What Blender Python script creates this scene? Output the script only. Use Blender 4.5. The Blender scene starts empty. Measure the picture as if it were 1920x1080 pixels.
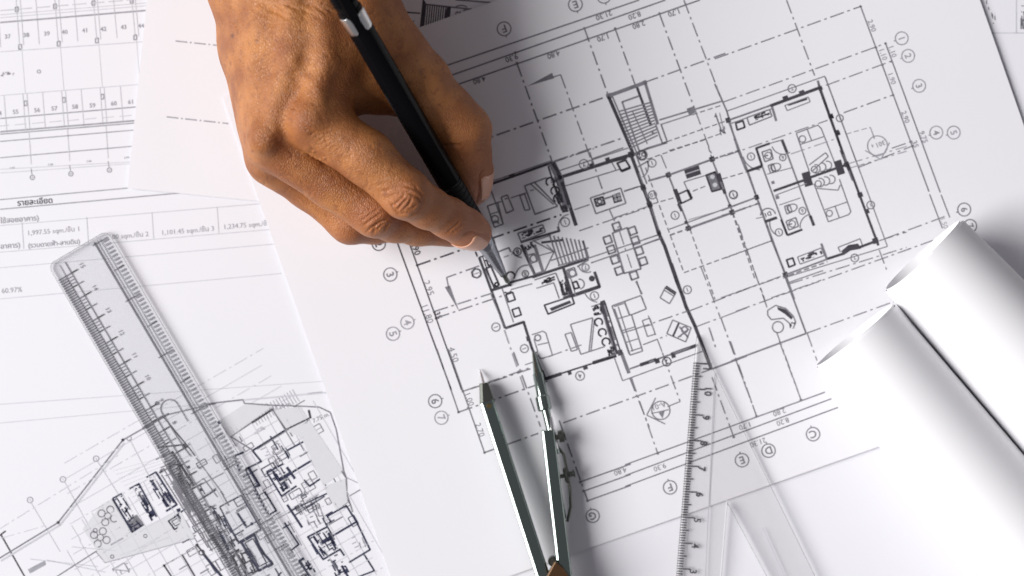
import bpy, bmesh, math, random
import numpy as np
from mathutils import Vector, Matrix

random.seed(7)
rng = np.random.default_rng(7)
scene = bpy.context.scene
COL = scene.collection

# ------------------------------------------------------------------ camera, light, exposure
CAM_H = 0.700                      # metres above the desk, looking straight down
PX = 0.393 / 1920                  # metres on the desk per photograph pixel
cam_d = bpy.data.cameras.new('camera')
cam = bpy.data.objects.new('camera', cam_d)
COL.objects.link(cam)
cam.location = (0, 0, CAM_H)
cam_d.sensor_width = 36
cam_d.lens = 36 * CAM_H / 0.393
cam_d.clip_start = 0.01
cam_d.clip_end = 20
cam_d.dof.use_dof = True; cam_d.dof.focus_distance = CAM_H - 0.033; cam_d.dof.aperture_fstop = 5.6
scene.camera = cam

world = bpy.data.worlds.new('World')
scene.world = world
world.use_nodes = True
wb = world.node_tree.nodes['Background']
wb.inputs[0].default_value = (0.94, 0.92, 1.0, 1)
wb.inputs[1].default_value = 0.19

def area(name, loc, target, sx, sy, power, col):
    d = bpy.data.lights.new(name, 'AREA')
    d.shape = 'RECTANGLE'; d.size = sx; d.size_y = sy; d.energy = power; d.color = col
    o = bpy.data.objects.new(name, d); COL.objects.link(o)
    o.location = loc
    o.rotation_euler = (Vector(target) - Vector(loc)).to_track_quat('-Z', 'Y').to_euler()
    return o
AZ, EL, DIST = math.radians(181), math.radians(37), 4.2
area('window_light', (DIST*math.cos(EL)*math.cos(AZ), DIST*math.cos(EL)*math.sin(AZ), DIST*math.sin(EL)),
     (0.0, 0, 0), 2.9, 2.7, 296, (1.0, 0.988, 0.98))

scene.view_settings.view_transform = 'Standard'
scene.view_settings.look = 'None'
scene.view_settings.exposure = 0.0
scene.view_settings.gamma = 1.0
scene.render.engine = 'CYCLES'
scene.cycles.max_bounces = 10
scene.cycles.transparent_max_bounces = 24
scene.cycles.caustics_refractive = False

# ------------------------------------------------------------------ helpers
def W(px, py, h=0.0):
    """point at height h (metres) that the camera sees at photograph pixel px,py"""
    k = PX * (CAM_H - h) / CAM_H
    return Vector(((px - 960) * k, (540 - py) * k, h))

def tag(o, label=None, cat=None, group=None, kind=None):
    if label: o['label'] = label
    if cat: o['category'] = cat
    if group: o['group'] = group
    if kind: o['kind'] = kind
    return o

def mesh_obj(name, verts, faces, mats, parent=None, smooth=False, mi=None):
    me = bpy.data.meshes.new(name)
    me.from_pydata([tuple(v) for v in verts], [], [tuple(f) for f in faces])
    if not isinstance(mats, (list, tuple)): mats = [mats]
    for m in mats: me.materials.append(m)
    if mi is not None: me.polygons.foreach_set('material_index', np.array(mi, dtype=np.int32))
    if smooth: me.polygons.foreach_set('use_smooth', np.ones(len(me.polygons), dtype=bool))
    me.update()
    o = bpy.data.objects.new(name, me); COL.objects.link(o)
    if parent: o.parent = parent
    return o

def bm_obj(name, bm, mat, parent=None, smooth=False, auto=None):
    me = bpy.data.meshes.new(name)
    bmesh.ops.recalc_face_normals(bm, faces=bm.faces[:])
    bm.to_mesh(me); bm.free()
    me.materials.append(mat)
    if smooth:
        me.polygons.foreach_set('use_smooth', np.ones(len(me.polygons), dtype=bool))
        if auto is not None: me.set_sharp_from_angle(angle=math.radians(auto))
    o = bpy.data.objects.new(name, me); COL.objects.link(o)
    if parent: o.parent = parent
    return o

def empty(name, loc):
    o = bpy.data.objects.new(name, None); COL.objects.link(o)
    o.empty_display_size = 0.01
    return o

def bevel(o, w, seg=2):
    m = o.modifiers.new('bevel', 'BEVEL'); m.width = w; m.segments = seg
    m.limit_method = 'ANGLE'; m.angle_limit = math.radians(35)
    return o

def material(name):
    m = bpy.data.materials.new(name); m.use_nodes = True
    nt = m.node_tree
    return m, nt, nt.nodes['Principled BSDF']

def N(nt, t, **kw):
    n = nt.nodes.new(t)
    for k, v in kw.items(): setattr(n, k, v)
    return n

def simple(name, col, rough=0.5, metal=0.0, **inp):
    m, nt, b = material(name)
    b.inputs['Base Color'].default_value = (*col, 1)
    b.inputs['Roughness'].default_value = rough
    b.inputs['Metallic'].default_value = metal
    for k, v in inp.items(): b.inputs[k.replace('_', ' ')].default_value = v
    return m

# ------------------------------------------------------------------ materials
def paper_mat(name, col):
    m, nt, b = material(name)
    tc = N(nt, 'ShaderNodeTexCoord')
    n1 = N(nt, 'ShaderNodeTexNoise'); n1.inputs['Scale'].default_value = 14; n1.inputs['Detail'].default_value = 3
    n2 = N(nt, 'ShaderNodeTexNoise'); n2.inputs['Scale'].default_value = 2600; n2.inputs['Detail'].default_value = 3
    nt.links.new(tc.outputs['Object'], n1.inputs['Vector']); nt.links.new(tc.outputs['Object'], n2.inputs['Vector'])
    mx = N(nt, 'ShaderNodeMix', data_type='RGBA')
    mx.inputs[6].default_value = (*[c*0.965 for c in col], 1); mx.inputs[7].default_value = (*col, 1)
    nt.links.new(n1.outputs[0], mx.inputs[0]); nt.links.new(mx.outputs[2], b.inputs['Base Color'])
    bp = N(nt, 'ShaderNodeBump'); bp.inputs['Strength'].default_value = 0.10; bp.inputs['Distance'].default_value = 0.0002
    nt.links.new(n2.outputs[0], bp.inputs['Height']); nt.links.new(bp.outputs[0], b.inputs['Normal'])
    b.inputs['Roughness'].default_value = 0.75
    b.inputs['Specular IOR Level'].default_value = 0.2
    return m
PAPER = paper_mat('white_paper', (0.81, 0.80, 0.835))
PAPER2 = paper_mat('thin_copy_paper', (0.80, 0.795, 0.835))
ROLLP = paper_mat('rolled_paper', (0.85, 0.845, 0.865))

def ink(name, c, var=0.4):
    m, nt, b = material(name)
    tc = N(nt, 'ShaderNodeTexCoord')
    n = N(nt, 'ShaderNodeTexNoise'); n.inputs['Scale'].default_value = 320; n.inputs['Detail'].default_value = 2
    nt.links.new(tc.outputs['Object'], n.inputs['Vector'])
    mx = N(nt, 'ShaderNodeMix', data_type='RGBA')
    mx.inputs[6].default_value = (*[x*(1-var) for x in c], 1); mx.inputs[7].default_value = (*[min(1, x*(1+var)) for x in c], 1)
    nt.links.new(n.outputs[0], mx.inputs[0]); nt.links.new(mx.outputs[2], b.inputs['Base Color'])
    b.inputs['Roughness'].default_value = 0.7; b.inputs['Specular IOR Level'].default_value = 0.2
    return m
INKS = [ink('ink_black', (0.062, 0.058, 0.07)), ink('ink_dark_grey', (0.20, 0.195, 0.22)),
        ink('ink_mid_grey', (0.33, 0.325, 0.36)), ink('ink_pale_grey', (0.56, 0.56, 0.60), .15),
        ink('ink_tint', (0.66, 0.66, 0.69), .03), ink('ink_navy', (0.035, 0.038, 0.075))]
K, DG, MG, PG, TI, NV = range(6)

def plastic(name, tint, gloss):
    m, nt, b = material(name)
    out = nt.nodes['Material Output']
    nt.nodes.remove(b)
    tr = N(nt, 'ShaderNodeBsdfTransparent'); tr.inputs[0].default_value = (*tint, 1)
    gl = N(nt, 'ShaderNodeBsdfGlossy'); gl.inputs['Roughness'].default_value = 0.28
    df = N(nt, 'ShaderNodeBsdfDiffuse'); df.inputs[0].default_value = (0.75, 0.75, 0.76, 1)
    lw = N(nt, 'ShaderNodeLayerWeight'); lw.inputs[0].default_value = 0.5
    pw = N(nt, 'ShaderNodeMath', operation='POWER'); pw.inputs[1].default_value = 4.0
    fr = N(nt, 'ShaderNodeMath', operation='MULTIPLY_ADD'); fr.inputs[1].default_value = 0.8; fr.inputs[2].default_value = 0.04
    nt.links.new(lw.outputs['Facing'], pw.inputs[0]); nt.links.new(pw.outputs[0], fr.inputs[0])
    m1 = N(nt, 'ShaderNodeMixShader'); m1.inputs[0].default_value = gloss
    m2 = N(nt, 'ShaderNodeMixShader')
    nt.links.new(tr.outputs[0], m1.inputs[1]); nt.links.new(df.outputs[0], m1.inputs[2])
    nt.links.new(fr.outputs[0], m2.inputs[0]); nt.links.new(m1.outputs[0], m2.inputs[1]); nt.links.new(gl.outputs[0], m2.inputs[2])
    nt.links.new(m2.outputs[0], out.inputs[0])
    return m
PLASTIC = plastic('clear_plastic', (0.984, 0.986, 0.988), 0.008)
PLASTIC2 = plastic('clear_plastic_square', (0.985, 0.983, 0.983), 0.01)
EDGE = plastic('plastic_edge', (0.52, 0.52, 0.53), 0.06)
CHROME = simple('chrome', (0.26, 0.31, 0.285), 0.15, 1.0)
CHROME_D = simple('dark_steel', (0.16, 0.17, 0.15), 0.3, 1.0)
SILVER = simple('silver', (0.74, 0.74, 0.74), 0.30, 1.0)
STEEL = simple('pencil_tip_steel', (0.34, 0.35, 0.38), 0.24, 1.0)
BRASS = simple('brass', (0.22, 0.17, 0.08), 0.35, 1.0)
BROWN = simple('brown_metal', (0.11, 0.055, 0.025), 0.3, 0.6)
BLACK = simple('black_plastic', (0.004, 0.004, 0.005), 0.25, Specular_IOR_Level=0.08)
BLACK2 = simple('black_rubber', (0.007, 0.007, 0.008), 0.5, Specular_IOR_Level=0.2)
GRAPH = simple('graphite', (0.02, 0.02, 0.025), 0.4)

# ------------------------------------------------------------------ printing kit
TXT = {}
def text_mesh(s, bold=False):
    key = (s, bold)
    if key in TXT: return TXT[key]
    cu = bpy.data.curves.new('txt', 'FONT'); cu.body = s
    cu.align_x = 'CENTER'; cu.align_y = 'CENTER'; cu.resolution_u = 2
    if bold: cu.offset = 0.02
    o = bpy.data.objects.new('txt', cu)
    me = o.to_mesh()
    v = np.array([p.co[:2] for p in me.vertices]) if len(me.vertices) else np.zeros((0, 2))
    f = [tuple(p.vertices) for p in me.polygons]
    if len(v): v = v - (v.max(0) + v.min(0)) / 2
    o.to_mesh_clear(); bpy.data.objects.remove(o); bpy.data.curves.remove(cu)
    TXT[key] = (v, f)
    return TXT[key]

class Print:
    """collects flat print in photograph pixels; z() places it on its sheet"""
    def __init__(s, fat=1.0): s.fat = fat; s.v = []; s.f = []; s.m = []; s.ox = s.oy = 0; s.k = 1; s.ink = DG
    def frame(s, ox, oy, k, inkc=None):
        s.ox, s.oy, s.k = ox, oy, k
        if inkc is not None: s.ink = inkc
        return s
    def p(s, x, y): return (s.ox + x / s.k, s.oy + y / s.k)
    def quad_line(s, a, b, w, ink):
        w *= s.fat
        ax, ay = a; bx, by = b
        L = math.hypot(bx-ax, by-ay)
        if L < 1e-6: return
        n = max(1, int(L / 40)); dx, dy = (bx-ax)/L, (by-ay)/L
        nx, ny = -dy*w/2, dx*w/2
        i0 = len(s.v)
        for i in range(n+1):
            t = i / n; x, y = ax+(bx-ax)*t, ay+(by-ay)*t
            s.v += [(x+nx, y+ny), (x-nx, y-ny)]
        for i in range(n):
            q = i0 + 2*i
            s.f.append((q, q+1, q+3, q+2)); s.m.append(ink)
    def l(s, x1, y1, x2, y2, w=2.2, c=None):
        s.quad_line(s.p(x1, y1), s.p(x2, y2), w, s.ink if c is None else c)
    def pl(s, pts, w=2.2, c=None, close=False):
        P = list(pts) + ([pts[0]] if close else [])
        for a, b in zip(P, P[1:]):
            s.l(*a, *b, w, c)
        for a in (P[1:-1] if not close else P[:-1]):
            if w > 2.6: s.dot(a[0], a[1], w/2*s.k, c)
    def pat(s, x1, y1, x2, y2, pattern, w, c):
        a = s.p(x1, y1); b = s.p(x2, y2); L = math.hypot(b[0]-a[0], b[1]-a[1])
        if L < 1: return
        d = ((b[0]-a[0])/L, (b[1]-a[1])/L); t = 0; i = 0
        while t < L:
            e = min(L, t + pattern[i % len(pattern)])
            if i % 2 == 0:
                s.quad_line((a[0]+d[0]*t, a[1]+d[1]*t), (a[0]+d[0]*e, a[1]+d[1]*e), w, s.ink if c is None else c)
            t = e; i += 1
    def dd(s, x1, y1, x2, y2, w=2.2, c=None): s.pat(x1, y1, x2, y2, (27, 7, 5, 7), w, c)
    def ds(s, x1, y1, x2, y2, w=2.0, c=None): s.pat(x1, y1, x2, y2, (10, 5), w, c)
    def poly(s, pts, c=None):
        i0 = len(s.v); s.v += [s.p(*q) for q in pts]
        s.f.append(tuple(range(i0, i0+len(pts)))); s.m.append(s.ink if c is None else c)
    def dot(s, x, y, r, c=None, n=8):
        s.poly([(x+r*math.cos(6.2832*i/n), y+r*math.sin(6.2832*i/n)) for i in range(n)], c)
    def sq(s, x, y, r, c=None, a=-19.7):
        ca, sa = math.cos(math.radians(a)), math.sin(math.radians(a))
        s.poly([(x+ca*u-sa*v, y+sa*u+ca*v) for u, v in ((-r, -r), (r, -r), (r, r), (-r, r))], c)
    def arc(s, x, y, r, a0=0, a1=360, w=2.0, c=None, ry=None, rot=0):
        n = max(6, int(abs(a1-a0)/18)); ry = ry or r; cr, sr = math.cos(math.radians(rot)), math.sin(math.radians(rot))
        P = []
        for i in range(n+1):
            t = math.radians(a0+(a1-a0)*i/n); u, v = r*math.cos(t), ry*math.sin(t)
            P.append((x+cr*u-sr*v, y+sr*u+cr*v))
        s.pl(P, w, c)
    def t(s, x, y, txt, h, ang=0, c=None, bold=False, sx=1.0):
        v, f = text_mesh(txt, bold)
        if not len(v): return
        cx, cy = s.p(x, y); a = math.radians(ang); ca, sa = math.cos(a), math.sin(a)
        k = h / 0.70; i0 = len(s.v)
        for u, w in v:
            u *= k*sx; w *= k
            s.v.append((cx + ca*u + sa*w, cy + sa*u - ca*w))
        for q in f: s.f.append(tuple(i0+i for i in q)); s.m.append(s.ink if c is None else c)
    def tagc(s, x, y, r, txt, h=13, ang=70, c=None, tick=None):
        s.arc(x, y, r, w=2.0, c=c)
        if txt: s.t(x, y, txt, h, ang, c, bold=True)
        if tick is not None:
            ta = math.radians(tick); s.l(x+r*math.cos(ta), y+r*math.sin(ta), x+1.3*r*math.cos(ta), y+1.3*r*math.sin(ta), 1.8, c)
    def scrib(s, pts, n, c=None, w=2.0):
        """small furniture marks inside a quadrilateral"""
        a, b, c2, d = [np.array(q, float) for q in pts]
        for i in range(n):
            u0, u1 = rng.random(2); v0 = rng.random()
            if rng.random() < .5: u1 = u0; v1 = min(1, v0+.35)
            else: u1 = min(1, u0+.12+.2*rng.random()); v1 = v0
            f = lambda u, v: (a*(1-u)+b*u)*(1-v)+(d*(1-u)+c2*u)*v
            s.l(*f(u0, v0), *f(u1, v1), w, c)
    def build(s, name, parent, zf, h):
        vv = []
        for x, y in s.v:
            q = W(x, y, h); vv.append((q.x, q.y, h + zf(q.x, q.y) + 0.00006))
        o = mesh_obj(name, vv, s.f, INKS, parent, mi=s.m)
        return o

def sheet(name, corners, h, zf, mat, label, cat='paper', n=(70, 50)):
    c = [W(x, y, h) for x, y in corners]      # TL TR BR BL
    nx, ny = n; vs = []; fs = []
    for j in range(ny+1):
        for i in range(nx+1):
            u, v = i/nx, j/ny
            q = (c[0]*(1-u)+c[1]*u)*(1-v) + (c[3]*(1-u)+c[2]*u)*v
            vs.append((q.x, q.y, h + zf(q.x, q.y)))
    for j in range(ny):
        for i in range(nx):
            a = j*(nx+1)+i; fs.append((a, a+nx+1, a+nx+2, a+1))
    o = mesh_obj(name, vs, fs, mat, smooth=True)
    m = o.modifiers.new('thick', 'SOLIDIFY'); m.thickness = 0.00012; m.offset = -1
    o.modifiers.new('crisp', 'EDGE_SPLIT').split_angle = math.radians(40)
    tag(o, label, cat)
    return o

# ------------------------------------------------------------------ desk and sheets
def box(name, x0, x1, y0, y1, z0, z1, mat, parent=None):
    bm = bmesh.new(); bmesh.ops.create_cube(bm, size=1)
    for v in bm.verts:
        v.co = Vector((x0 if v.co.x < 0 else x1, y0 if v.co.y < 0 else y1, z0 if v.co.z < 0 else z1))
    return bm_obj(name, bm, mat, parent)
wood, wnt, wbs = material('desk_wood')
_tc = N(wnt, 'ShaderNodeTexCoord'); _w = N(wnt, 'ShaderNodeTexNoise'); _mp = N(wnt, 'ShaderNodeMapping')
_mp.inputs['Scale'].default_value = (6, 90, 6); _w.inputs['Scale'].default_value = 3
_r = N(wnt, 'ShaderNodeMix', data_type='RGBA'); _r.inputs[6].default_value = (.42, .36, .30, 1); _r.inputs[7].default_value = (.55, .49, .43, 1)
wnt.links.new(_tc.outputs['Object'], _mp.inputs[0]); wnt.links.new(_mp.outputs[0], _w.inputs['Vector'])
wnt.links.new(_w.outputs[0], _r.inputs[0]); wnt.links.new(_r.outputs[2], wbs.inputs['Base Color'])
desk = box('desk', -0.6, 0.6, -0.42, 0.42, -0.03, -0.0003, wood)
tag(desk, kind='structure')

HL, HM, HU, HS, HR, HA = 0.0004, 0.0013, 0.0001, 0.0005, 0.0003, 0.0019
def wav(ax, ay, amp, ph):
    return lambda x, y: amp*(math.sin(ax*x+ph)*math.cos(ay*y+ph*1.7))
zL = wav(31, 22, .00010, .4); zU = wav(20, 26, .00008, 1.1); zS = wav(25, 18, .00008, .2); zR = wav(20, 20, .00006, 2)
_mL = (W(275, 0, HM), W(239, 353, HM))
def zM(x, y):      # the loose blank sheet lifts a little along its left and lower edges
    a, b = _mL; d = ((b-a).to_2d()).normalized()
    dl = abs((x-a.x)*d.y-(y-a.y)*d.x); db = abs((x-b.x)*d.x+(y-b.y)*d.y)
    return 0.00018*math.exp(-(dl/.014)**2) + 0.0001*math.exp(-(db/.010)**2) + .0001*math.sin(30*x+1)
_aB = (W(924, 1080, HA), W(1590, 832, HA)); _aL = (W(417, 181, HA), W(732, 1080, HA))
def zA(x, y):
    a, b = _aB; d = ((b-a).to_2d()).normalized(); db = abs((x-a.x)*d.y-(y-a.y)*d.x)
    a, b = _aL; e = ((b-a).to_2d()).normalized(); dl = abs((x-a.x)*e.y-(y-a.y)*e.x)
    return 0.00025*math.exp(-(db/.014)**2) + 0.00018*math.exp(-(dl/.014)**2) + .00012*math.sin(28*x+.5)*math.cos(24*y)

sh_L = sheet('drawing_sheet', [(-330, -190), (1050, -300), (1200, 1230), (-180, 1290)], HL, zL, PAPER2,
             'large white sheet at left printed with number grid, Thai table and angled site plan')
sh_S = sheet('drawing_sheet', [(600, -300), (1500, -215), (1440, 420), (560, 340)], HS+.0005, zS, PAPER2,
             'white drawing with black striped hatching peeping out behind the wrist', n=(30, 20))
sh_R = sheet('drawing_sheet', [(1480, -250), (2300, -250), (2300, 480), (1480, 480)], HR, zR, PAPER2,
             'white sheet with faint table lines showing in the upper right corner', n=(30, 20))
sh_U = sheet('drawing_sheet', [(820, 500), (2250, 520), (2240, 1320), (800, 1300)], HU+.0009, zU, PAPER2,
             'plain white sheet under the floor plan along the lower right', n=(40, 30))
sh_M = sheet('drawing_sheet', [(306, -300), (700, -262), (640, 392), (239, 353)], HM, zM, PAPER,
             'nearly blank white sheet with two dash-dot lines beside the wrist')
sh_A = sheet('drawing_sheet', [(417, 181), (1738, -283), (2078, 686), (757, 1150)], HA, zA, PAPER,
             'white floor plan sheet under the hand and pencil, topmost of the papers', n=(110, 80))

# ------------------------------------------------------------------ floor plan print
UP = 160.3      # dimension figures read upside down along the long lines
DN = 70.0       # and downwards along the short ones
a = Print(1.08)
# upper middle
a.frame(820, 0, 3.5556, DG)
a.l(-60, 478, 1345, 0, 2.6); a.l(-60, 556, 1520, 0, 2.6); a.l(-60, 632, 1750, 0, 2.6)
for x, y in ((520, 350), (980, 188), (530, 420), (1003, 256), (1185, 190), (1480, 90), (1655, 30)): a.dot(x, y, 9)
for x, y, s in ((280, 535, '4.80'), (495, 388, '9.30'), (775, 365, '4.80'), (1110, 103, '21.30'), (1102, 252, '1.70'),
                (1315, 105, '8.20'), (1342, 166, '2.80'), (1575, 86, '1.70')): a.t(x, y, s, 10, UP, bold=True)
a.tagc(445, 192, 46, 'F', 14, UP, tick=75); a.tagc(920, 30, 46, 'E', 14, UP, tick=75); a.tagc(1110, -25, 46, 'D', 14, UP, tick=75)
a.tagc(-50, 385, 46, 'G', 14, UP)
a.dd(530, 420, 770, 1090, 2.8); a.dd(980, 188, 1140, 640, 2.6); a.dd(1185, 190, 1320, 570, 2.4)
a.dd(1480, 90, 1720, 740, 2.4); a.dd(1720, 740, 1840, 1060, 2.0); a.dd(1643, 0, 1900, 680, 2.2)
a.dd(240, 955, 1140, 640, 3.0); a.dd(1380, 550, 1920, 355, 2.4)
a.dd(780, 1075, 1230, 922, 2.8); a.l(1030, 1060, 1240, 985, 2.2)
a.poly([(600, 575), (765, 485), (778, 522)], DG); a.l(770, 515, 822, 498, 2); a.dd(822, 498, 1040, 1110, 2.2)
a.pl([(1140, 640), (1385, 550)], 6.5); a.l(1140, 640, 1310, 1035, 6, K); a.l(1165, 640, 1330, 1020, 2.5)
a.l(1385, 550, 1470, 830, 5); a.l(1330, 580, 1425, 840, 4.5, K); a.pl([(1345, 640), (1232, 680), (1345, 1005)], 3)
for i in range(12):
    a.l(1205+7.5*i, 745+22*i, 1425+4*i, 682+20*i, 2.6)
a.l(1300, 740, 1400, 960, 2); a.poly([(1430, 870), (1450, 890), (1428, 895)])
a.pl([(1455, 830), (1500, 955), (1532, 945), (1490, 825)], 2.6); a.l(1480, 800, 1905, 672, 2.8); a.l(1490, 830, 1700, 762, 2.0)
a.ds(1700, 765, 1900, 700); a.ds(1530, 945, 1920, 808); a.ds(1400, 1062, 1920, 880); a.sq(1690, 738, 22)
a.l(1855, 765, 1895, 875, 2.4); a.poly([(1855, 750), (1868, 780), (1845, 782)]); a.t(1900, 880, 'N', 10, UP, bold=True)
a.poly([(1150, 1062), (1260, 1030), (1265, 1060), (1160, 1085)], K); a.sq(1145, 640, 18); a.sq(1382, 550, 14); a.sq(1832, 1062, 16, K)
a.pl([(1310, 1030), (1400, 990), (1530, 950)], 4); a.tagc(1365, 1035, 34, 'D2', 9, UP)
# upper right
a.frame(1340, 0, 3.3103, DG)
a.dd(445, 0, 620, 470, 2.2)
a.dd(0, 365, 905, 40, 2.2); a.dd(50, 635, 1060, 270, 2.0); a.dd(690, 530, 1095, 380, 2.0); a.dd(800, 700, 1105, 590, 2.2)
a.dd(1100, 920, 1215, 880, 2.0); a.dd(890, 1040, 1230, 905, 2.0)
a.l(905, 40, 1330, 1190, 2.2); a.l(1060, 270, 1400, 1195, 2.2)
for x, y in ((905, 40), (1000, 295), (1060, 270), (1040, 405), (1097, 382), (1107, 590), (1216, 880), (1228, 905)): a.dot(x, y, 8)
for x, y, s in ((975, 160, '2.90'), (1046, 340, '1.10'), (1104, 322, '1.10'), (1100, 490, '1.90'), (1184, 726, '2.90'),
                (1243, 890, '.35'), (1296, 850, '9.75')): a.t(x, y, s, 9.5, DN, MG, bold=True)
for x, y, s in ((1160, 238, '1'), (1200, 347, '2'), (1268, 533, '3'), (1375, 823, '4'), (1483, 823, '5')):
    a.tagc(x, y, 40, s, 12, DN, MG, tick=160)
a.pl([(75, 690), (682, 473), (905, 1075)], 1.9); a.l(345, 657, 650, 545, 5.5, K); a.l(650, 545, 835, 1060, 4.5, K); a.l(640, 500, 650, 545, 4)
a.l(90, 745, 345, 655, 3.2); a.l(97, 768, 355, 675, 2); a.pl([(0, 520), (75, 690), (90, 745), (145, 935), (195, 1060)], 3)
a.pl([(435, 655), (580, 602), (592, 632), (450, 687)], 1.8, close=True); a.poly([(452, 645), (572, 605), (574, 620), (458, 658)], K)
a.sq(440, 612, 17, K); a.sq(542, 578, 17, K); a.tagc(480, 550, 25, 'T', 7, UP)
a.pl([(200, 730), (340, 680), (355, 722), (215, 777)], 2.4, close=True); a.scrib([(210, 735), (335, 690), (345, 715), (220, 760)], 14, K, 3)
a.pl([(130, 765), (175, 750), (187, 790), (140, 807)], 3.2, K, close=True); a.l(355, 660, 382, 752, 4)
a.arc(1010, 905, 62, w=1.9, c=MG); a.pl([(935, 935), (1032, 990), (1085, 885)], 1.9, MG); a.t(1030, 893, '301', 9, UP, MG, True); a.t(980, 905, '4', 7, UP, MG)
a.ds(815, 832, 965, 790, 1.7, MG); a.l(965, 790, 992, 862, 1.7, MG)
a.l(30, 700, 60, 830, 1.8, MG); a.scrib([(25, 790), (60, 780), (70, 825), (35, 835)], 6, DG, 2)
a.sq(655, 548, 13, K); a.sq(722, 725, 14, K); a.sq(765, 828, 13, K)
# right bedrooms
a.frame(1360, 130, 2.7706, DG)
a.dd(0, 450, 530, 265, 1.9); a.dd(340, 440, 570, 362, 1.8, MG)
a.pl([(230, 385), (160, 410), (190, 500), (110, 530)], 4, K); a.pl([(230, 385), (300, 365)], 2); a.l(293, 365, 320, 432, 5, K); a.l(318, 430, 458, 812, 2.8)
a.l(440, 760, 460, 812, 5, K); a.l(15, 265, 310, 1065, 3.2); a.l(190, 500, 322, 862, 2.8); a.arc(180, 430, 92, 90, 165, 1.9); a.arc(300, 380, 62, 55, 160, 1.9)
for x, y, r, s in ((133, 453, 19, '1'), (298, 458, 17, '6'), (40, 650, 20, '1'), (400, 735, 18, '6'), (278, 847, 19, '1'), (672, 980, 20, '2'),
                   (755, 705, 20, '1'), (594, 254, 18, '1')): a.tagc(x, y, r, s, 7, UP)
for dx, dy in ((0, 0), (85, 212)):
    a.pl([(222+dx, 500+dy), (248+dx, 490+dy), (262+dx, 528+dy), (234+dx, 540+dy)], 2.2, close=True)
    a.arc(262+dx, 508+dy, 26, w=2, ry=19, rot=-20); a.l(235+dx, 500+dy, 247+dx, 532+dy, 2.6)
a.pl([(190, 430), (235, 415), (248, 465), (205, 480)], 2.4, close=True); a.arc(222, 448, 17, w=1.8); a.l(200, 452, 222, 446, 2.4)
a.pl([(315, 790), (365, 770), (380, 815), (330, 835)], 2.4, close=True); a.arc(347, 803, 17, w=1.8); a.l(325, 808, 347, 802, 2.4)
a.pl([(322, 862), (400, 832)], 4, K); a.l(290, 780, 322, 862, 4, K); a.arc(450, 815, 62, 170, 260, 1.9); a.l(215, 545, 350, 510, 1.6); a.l(280, 705, 390, 668, 1.6)
a.l(250, 632, 420, 572, 4.5, K); a.l(258, 655, 425, 592, 1.7); a.sq(247, 588, 8); a.sq(270, 665, 9)
a.poly([(395, 540), (435, 528), (456, 600), (415, 612)], K); a.poly([(562, 480), (600, 468), (622, 540), (585, 552)], K)
a.l(440, 562, 632, 494, 4.5, K); a.sq(630, 494, 13, K)
a.pl([(440, 545), (368, 332), (480, 290), (498, 308), (577, 510)], 2.0); a.l(390, 390, 510, 350, 1.9); a.l(425, 312, 447, 368, 1.9); a.arc(400, 362, 17, w=2)
a.pl([(435, 497), (520, 433), (535, 452), (448, 532)], 2.0)
for i in range(3):
    a.arc(470+30*i, 517-9*i, 22, 250, 470, 2); a.arc(492+28*i, 588-8*i, 22, 250, 470, 2)
a.arc(462, 520, 16, w=2); a.arc(482, 594, 16, w=2)
a.pl([(460, 595), (535, 792), (640, 755), (652, 740), (592, 570)], 2.0); a.pl([(470, 618), (585, 628), (597, 600)], 2); a.l(515, 730, 630, 690, 1.9); a.l(570, 712, 592, 772, 1.9); a.arc(540, 748, 16, w=2)
a.l(485, 80, 612, 440, 4.2, K); a.l(640, 500, 795, 915, 4.2, K); a.l(612, 440, 640, 500, 2.6); a.l(595, 420, 660, 580, 2); a.l(520, 42, 842, 920, 1.8); a.l(842, 920, 300, 1085, 1.8)
a.sq(548, 245, 13, K); a.sq(580, 328, 12, K); a.sq(700, 652, 13, K); a.sq(735, 738, 12, K); a.sq(780, 890, 15, K)
a.l(528, 985, 612, 958, 4.5, K); a.l(695, 925, 790, 890, 4.5, K); a.pl([(598, 950), (585, 925), (700, 880), (712, 915)], 2)
a.poly([(602, 945), (640, 912), (690, 905), (705, 932), (650, 942), (615, 965)], K)
a.l(498, 905, 528, 988, 4); a.pl([(375, 975), (498, 928), (515, 967), (388, 1012)], 2, close=True); a.scrib([(382, 975), (495, 935), (505, 962), (392, 1003)], 15, K, 3)
a.pl([(318, 990), (350, 980), (362, 1015), (330, 1028)], 3.2, K, close=True); a.l(310, 1068, 532, 985, 3); a.ds(330, 1070, 530, 1000, 2.4)
a.dd(800, 890, 942, 845, 1.9); a.dd(330, 1115, 942, 925, 1.9); a.ds(0, 980, 240, 890); a.ds(35, 745, 152, 1085); a.ds(-20, 760, 180, 695); a.l(-20, 735, 165, 665, 2)
a.arc(222, 762, 40, 185, 345, 2.4); a.l(205, 792, 268, 770, 5, K); a.t(222, 752, 'D1', 8, UP, K, True); a.l(160, 775, 205, 765, 1.6)
a.arc(300, 800, 70, 120, 200, 1.9)
a.dd(640, 490, 942, 400, 1.8, MG); a.dd(650, 512, 942, 425, 1.8, MG); a.sq(162, 665, 12, K); a.sq(312, 1066, 13, K); a.sq(14, 264, 13, K)
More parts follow.
